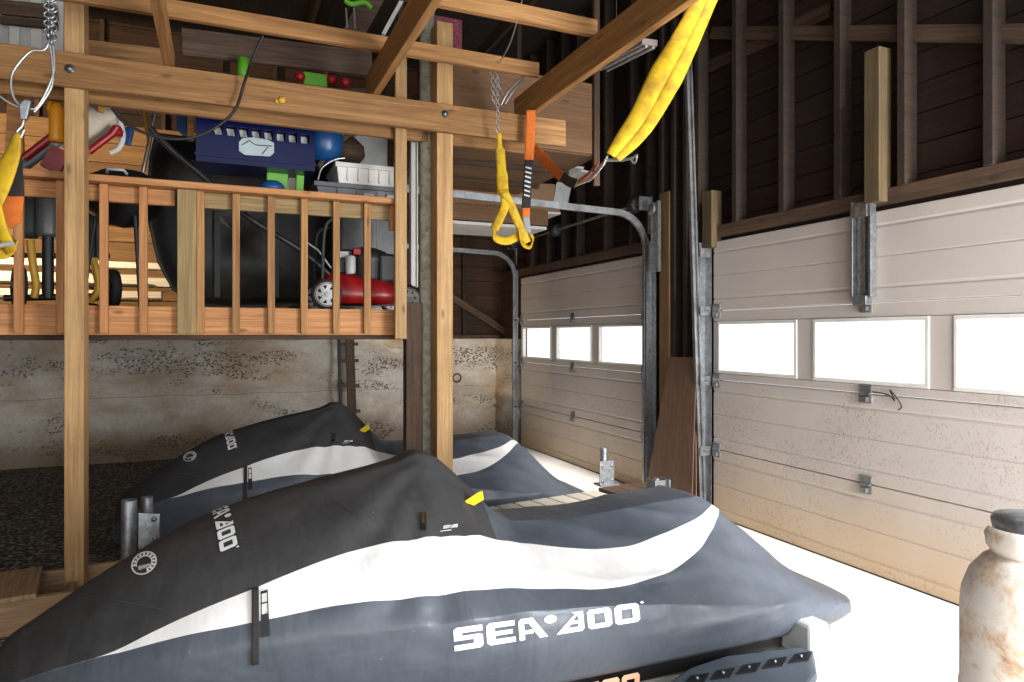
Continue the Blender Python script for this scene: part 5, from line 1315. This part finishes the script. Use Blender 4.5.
# left sling with wire loops
YL = 3.3
t_ = thing('yellow_sling', 'yellow lifting sling with black end hanging at the left edge of the picture', 'lifting sling', V(10, 230, YL))
band([(17,133),(14,150),(8,165),(-2,185),(-12,205)], [6,14,20,26,28], YL, 0.006, 0.12, 'yellow_web', 'webbing_ply', t_)
MB().prism([V(x, y, YL+0.05) for x, y in ((13,158),(22,156),(24,196),(4,196),(2,186))], (0, .006, 0)).build('black_sleeve', 'black_web', t_)
MB().prism([V(x, y, YL+0.06) for x, y in ((2,196),(24,196),(21,222),(10,228),(-4,214))], (0, .006, 0)).build('orange_band', 'orange_web', t_)
pb2 = MB().ribbon(bez([V(-6, 200, YL-0.02), V(0, 225, YL-0.02), V(6, 240, YL-0.02), V(12, 252, YL-0.02)]), 0.05, RT, 0.006, cup=.1).build('webbing_ply', 'yellow_web', t_)
MB().ribbon(bez([V(16, 240, YL), V(10, 250, YL), V(2, 254, YL), V(-8, 250, YL)]), 0.045, Vector((.2,.3,1)), 0.006).build('webbing_ply', 'yellow_web', t_)
MB().ribbon(bez([V(-4, 246, YL-0.03), V(14, 243, YL-0.03)]), 0.016, Vector((0,0,1)), 0.007).build('grey_wrap', 'grey_tape', t_)
t_ = thing('wire_rope', 'steel wire rope loops with clamp hanging over the beam above the left sling', 'wire rope', V(25, 120, YL))
for pts in ([(50, 40), (44, 50), (30, 52), (14, 70), (11, 85), (14, 98), (20, 106)], [(53, 45), (54, 70), (46, 92), (36, 108), (27, 108)], [(50, 45), (53, 80), (44, 100), (34, 112)], [(20, 108), (8, 102), (-6, 92)]):
    MB().tube(bez([V(x, y, YL) for x, y in pts]), 0.005, 7).build('cable', 'wire_steel', t_)
MB().prism([V(x, y, YL-0.02) for x, y in ((18,104),(24,98),(31,100),(29,110),(27,119),(19,119))], (0, .03, 0)).build('clamp', 'galvanised', t_, bevel=0.006)
MB().tube(bez([V(24, 119, YL), V(22, 126, YL), V(17, 132, YL), V(20, 138, YL), V(24, 130, YL)]), 0.006, 7).build('shackle', 'wire_steel', t_)
t_ = thing('hanging_chain', 'bundled steel chain hanging at top left above the wire rope', 'chain', V(50, 40, YL))
mb = MB(); chain(mb, V(49, -8, YL), V(49, 38, YL), 11, 0.018, 0.005); chain(mb, V(53, -8, YL+0.03), V(52, 45, YL), 11, 0.016, 0.005); mb.build('chain_links', 'galvanised', t_)
MB().tube([V(50, -6, YL), V(50, -6, YL) + Vector((0, 0, RZ - V(50, -6, YL).z))], 0.006, 8).build('hanging_wire', 'wire_steel', t_)
# black extension cord draped over the beam
t_ = thing('black_cord', 'black cord draped from above the front beam and looping left over the blue crate', 'cord', V(200, 137, 4.0))
MB().tube(bez([V(263, 36, 3.9), V(252, 60, 3.95), V(244, 84, 4.06), V(236, 108, 4.06), V(222, 123, 4.06), V(198, 136, 4.06), V(172, 139, 4.06), V(145, 133, 4.06), V(124, 122, 4.06), V(112, 108, 4.06)]), 0.008, 8).build('cable', 'cord_black', t_)
# slats at top left, their white standing in for bright gaps of light
t_ = thing('light_gap_slats', 'pale slats standing in for bright gaps of light at the top left corner', 'rack', V(28, 50, 5.2))
for i in range(6):
    xa = V(3+11*i, 30, 5.2)
    MB().box(xa.x-0.03, xa.x+0.03, 5.2, 5.22, V(3, 52, 5.2).z, RZ).build('slat', 'white_paint' if i % 2 else 'light_grey', t_)
lumber('crossbar', V(0, 20, 5.17), V(58, 26, 5.17), 0.03, 0.05, 'weathered_wood', t_)
lumber('crossbar', V(0, 7, 5.17), V(58, 13, 5.17), 0.03, 0.09, 'weathered_wood', t_)

# ================================================================== ALONG THE BACK WALL
t_ = thing('wooden_ladder', 'grey wooden ladder standing against the back wall beneath the loft corner', 'ladder', (V(350, 400, 8.3).x, 8.3, 0))
xa = V(344, 380, 8.3).x; xb = V(357, 380, 8.3).x
for nm, x_, w_, mt in (('rail', V(340,380,8.3).x, 0.035, 'dark_frame'), ('rail', V(351, 380, 8.3).x, 0.10, 'weathered_wood')):
    lumber(nm, (x_, 8.15, 0), (x_, 8.40, 1.40), w_, 0.05, mt, t_, up=(0,1,0))
for z_ in (0.2, 0.5, 0.8, 1.1, 1.3):
    y_ = 8.15 + 0.25*z_/1.4
    lumber('rung', (V(340,380,8.3).x, y_, z_), (V(356,380,8.3).x+0.04, y_, z_), 0.03, 0.04, 'weathered_wood', t_)
c_ = V(457, 378, BY-0.03)
o = MB().tube([c_ + Vector((0.055*math.cos(R(a_)), 0, 0.055*math.sin(R(a_)))) for a_ in range(0, 360, 20)], 0.009, 8, closed=True).build('iron_ring', 'dark_frame')
tag(o, 'dark iron ring on the concrete wall just right of the middle post', 'ring')

# ================================================================== LIGHT
w = bpy.data.worlds.new('world'); sc.world = w; w.use_nodes = True
w.node_tree.nodes['Background'].inputs[0].default_value = (0.95, 0.98, 1.0, 1); w.node_tree.nodes['Background'].inputs[1].default_value = 1.6
def area(name, loc, tgt, sx_, sy_, power, col=(1, 1, 1), spread=180):
    ld = bpy.data.lights.new(name, 'AREA'); ld.shape = 'RECTANGLE'; ld.size = sx_; ld.size_y = sy_; ld.energy = power; ld.color = col; ld.spread = R(spread)
    o = bpy.data.objects.new(name, ld); COL.objects.link(o); o.location = loc
    o.rotation_euler = (Vector(tgt) - Vector(loc)).to_track_quat('-Z', 'Y').to_euler(); return o
sd_ = bpy.data.lights.new('sun', 'SUN'); sd_.energy = 6.8; sd_.angle = R(9); sd_.color = (1.0, 0.97, 0.92)
so = bpy.data.objects.new('sun', sd_); COL.objects.link(so)
so.rotation_euler = Vector((0.03, 0.92, -1.0)).to_track_quat('-Z', 'Y').to_euler()
area('open_bay_daylight', (-0.6, -2.8, 1.25), (0.0, 4, 1.2), 4.5, 2.2, 95, (1.0, 0.97, 0.93))
area('side_bay_daylight', (3.35, -0.3, 1.1), (1.9, 6.0, 0.6), 2.2, 2.0, 400, (0.95, 0.97, 1.0))
lp = bpy.data.lights.new('loft_bulb', 'SPOT'); lp.spot_size = R(125); lp.spot_blend = 0.5; lp.energy = 420; lp.color = (1.0, 0.80, 0.52); lp.shadow_soft_size = 0.06
lo = bpy.data.objects.new('loft_bulb', lp); COL.objects.link(lo); lo.location = (-2.2, 6.0, 2.9); lo.rotation_euler = Vector((0.9, 2.6, -0.9)).to_track_quat('-Z', 'Y').to_euler()

sc.view_settings.view_transform = 'Standard'; sc.view_settings.look = 'None'
sc.view_settings.exposure = 0.0; sc.view_settings.gamma = 1.0; sc.view_settings.use_curve_mapping = False
sc.cycles.use_denoising = True
sc.cycles.max_bounces = 8
sc.cycles.sample_clamp_indirect = 6
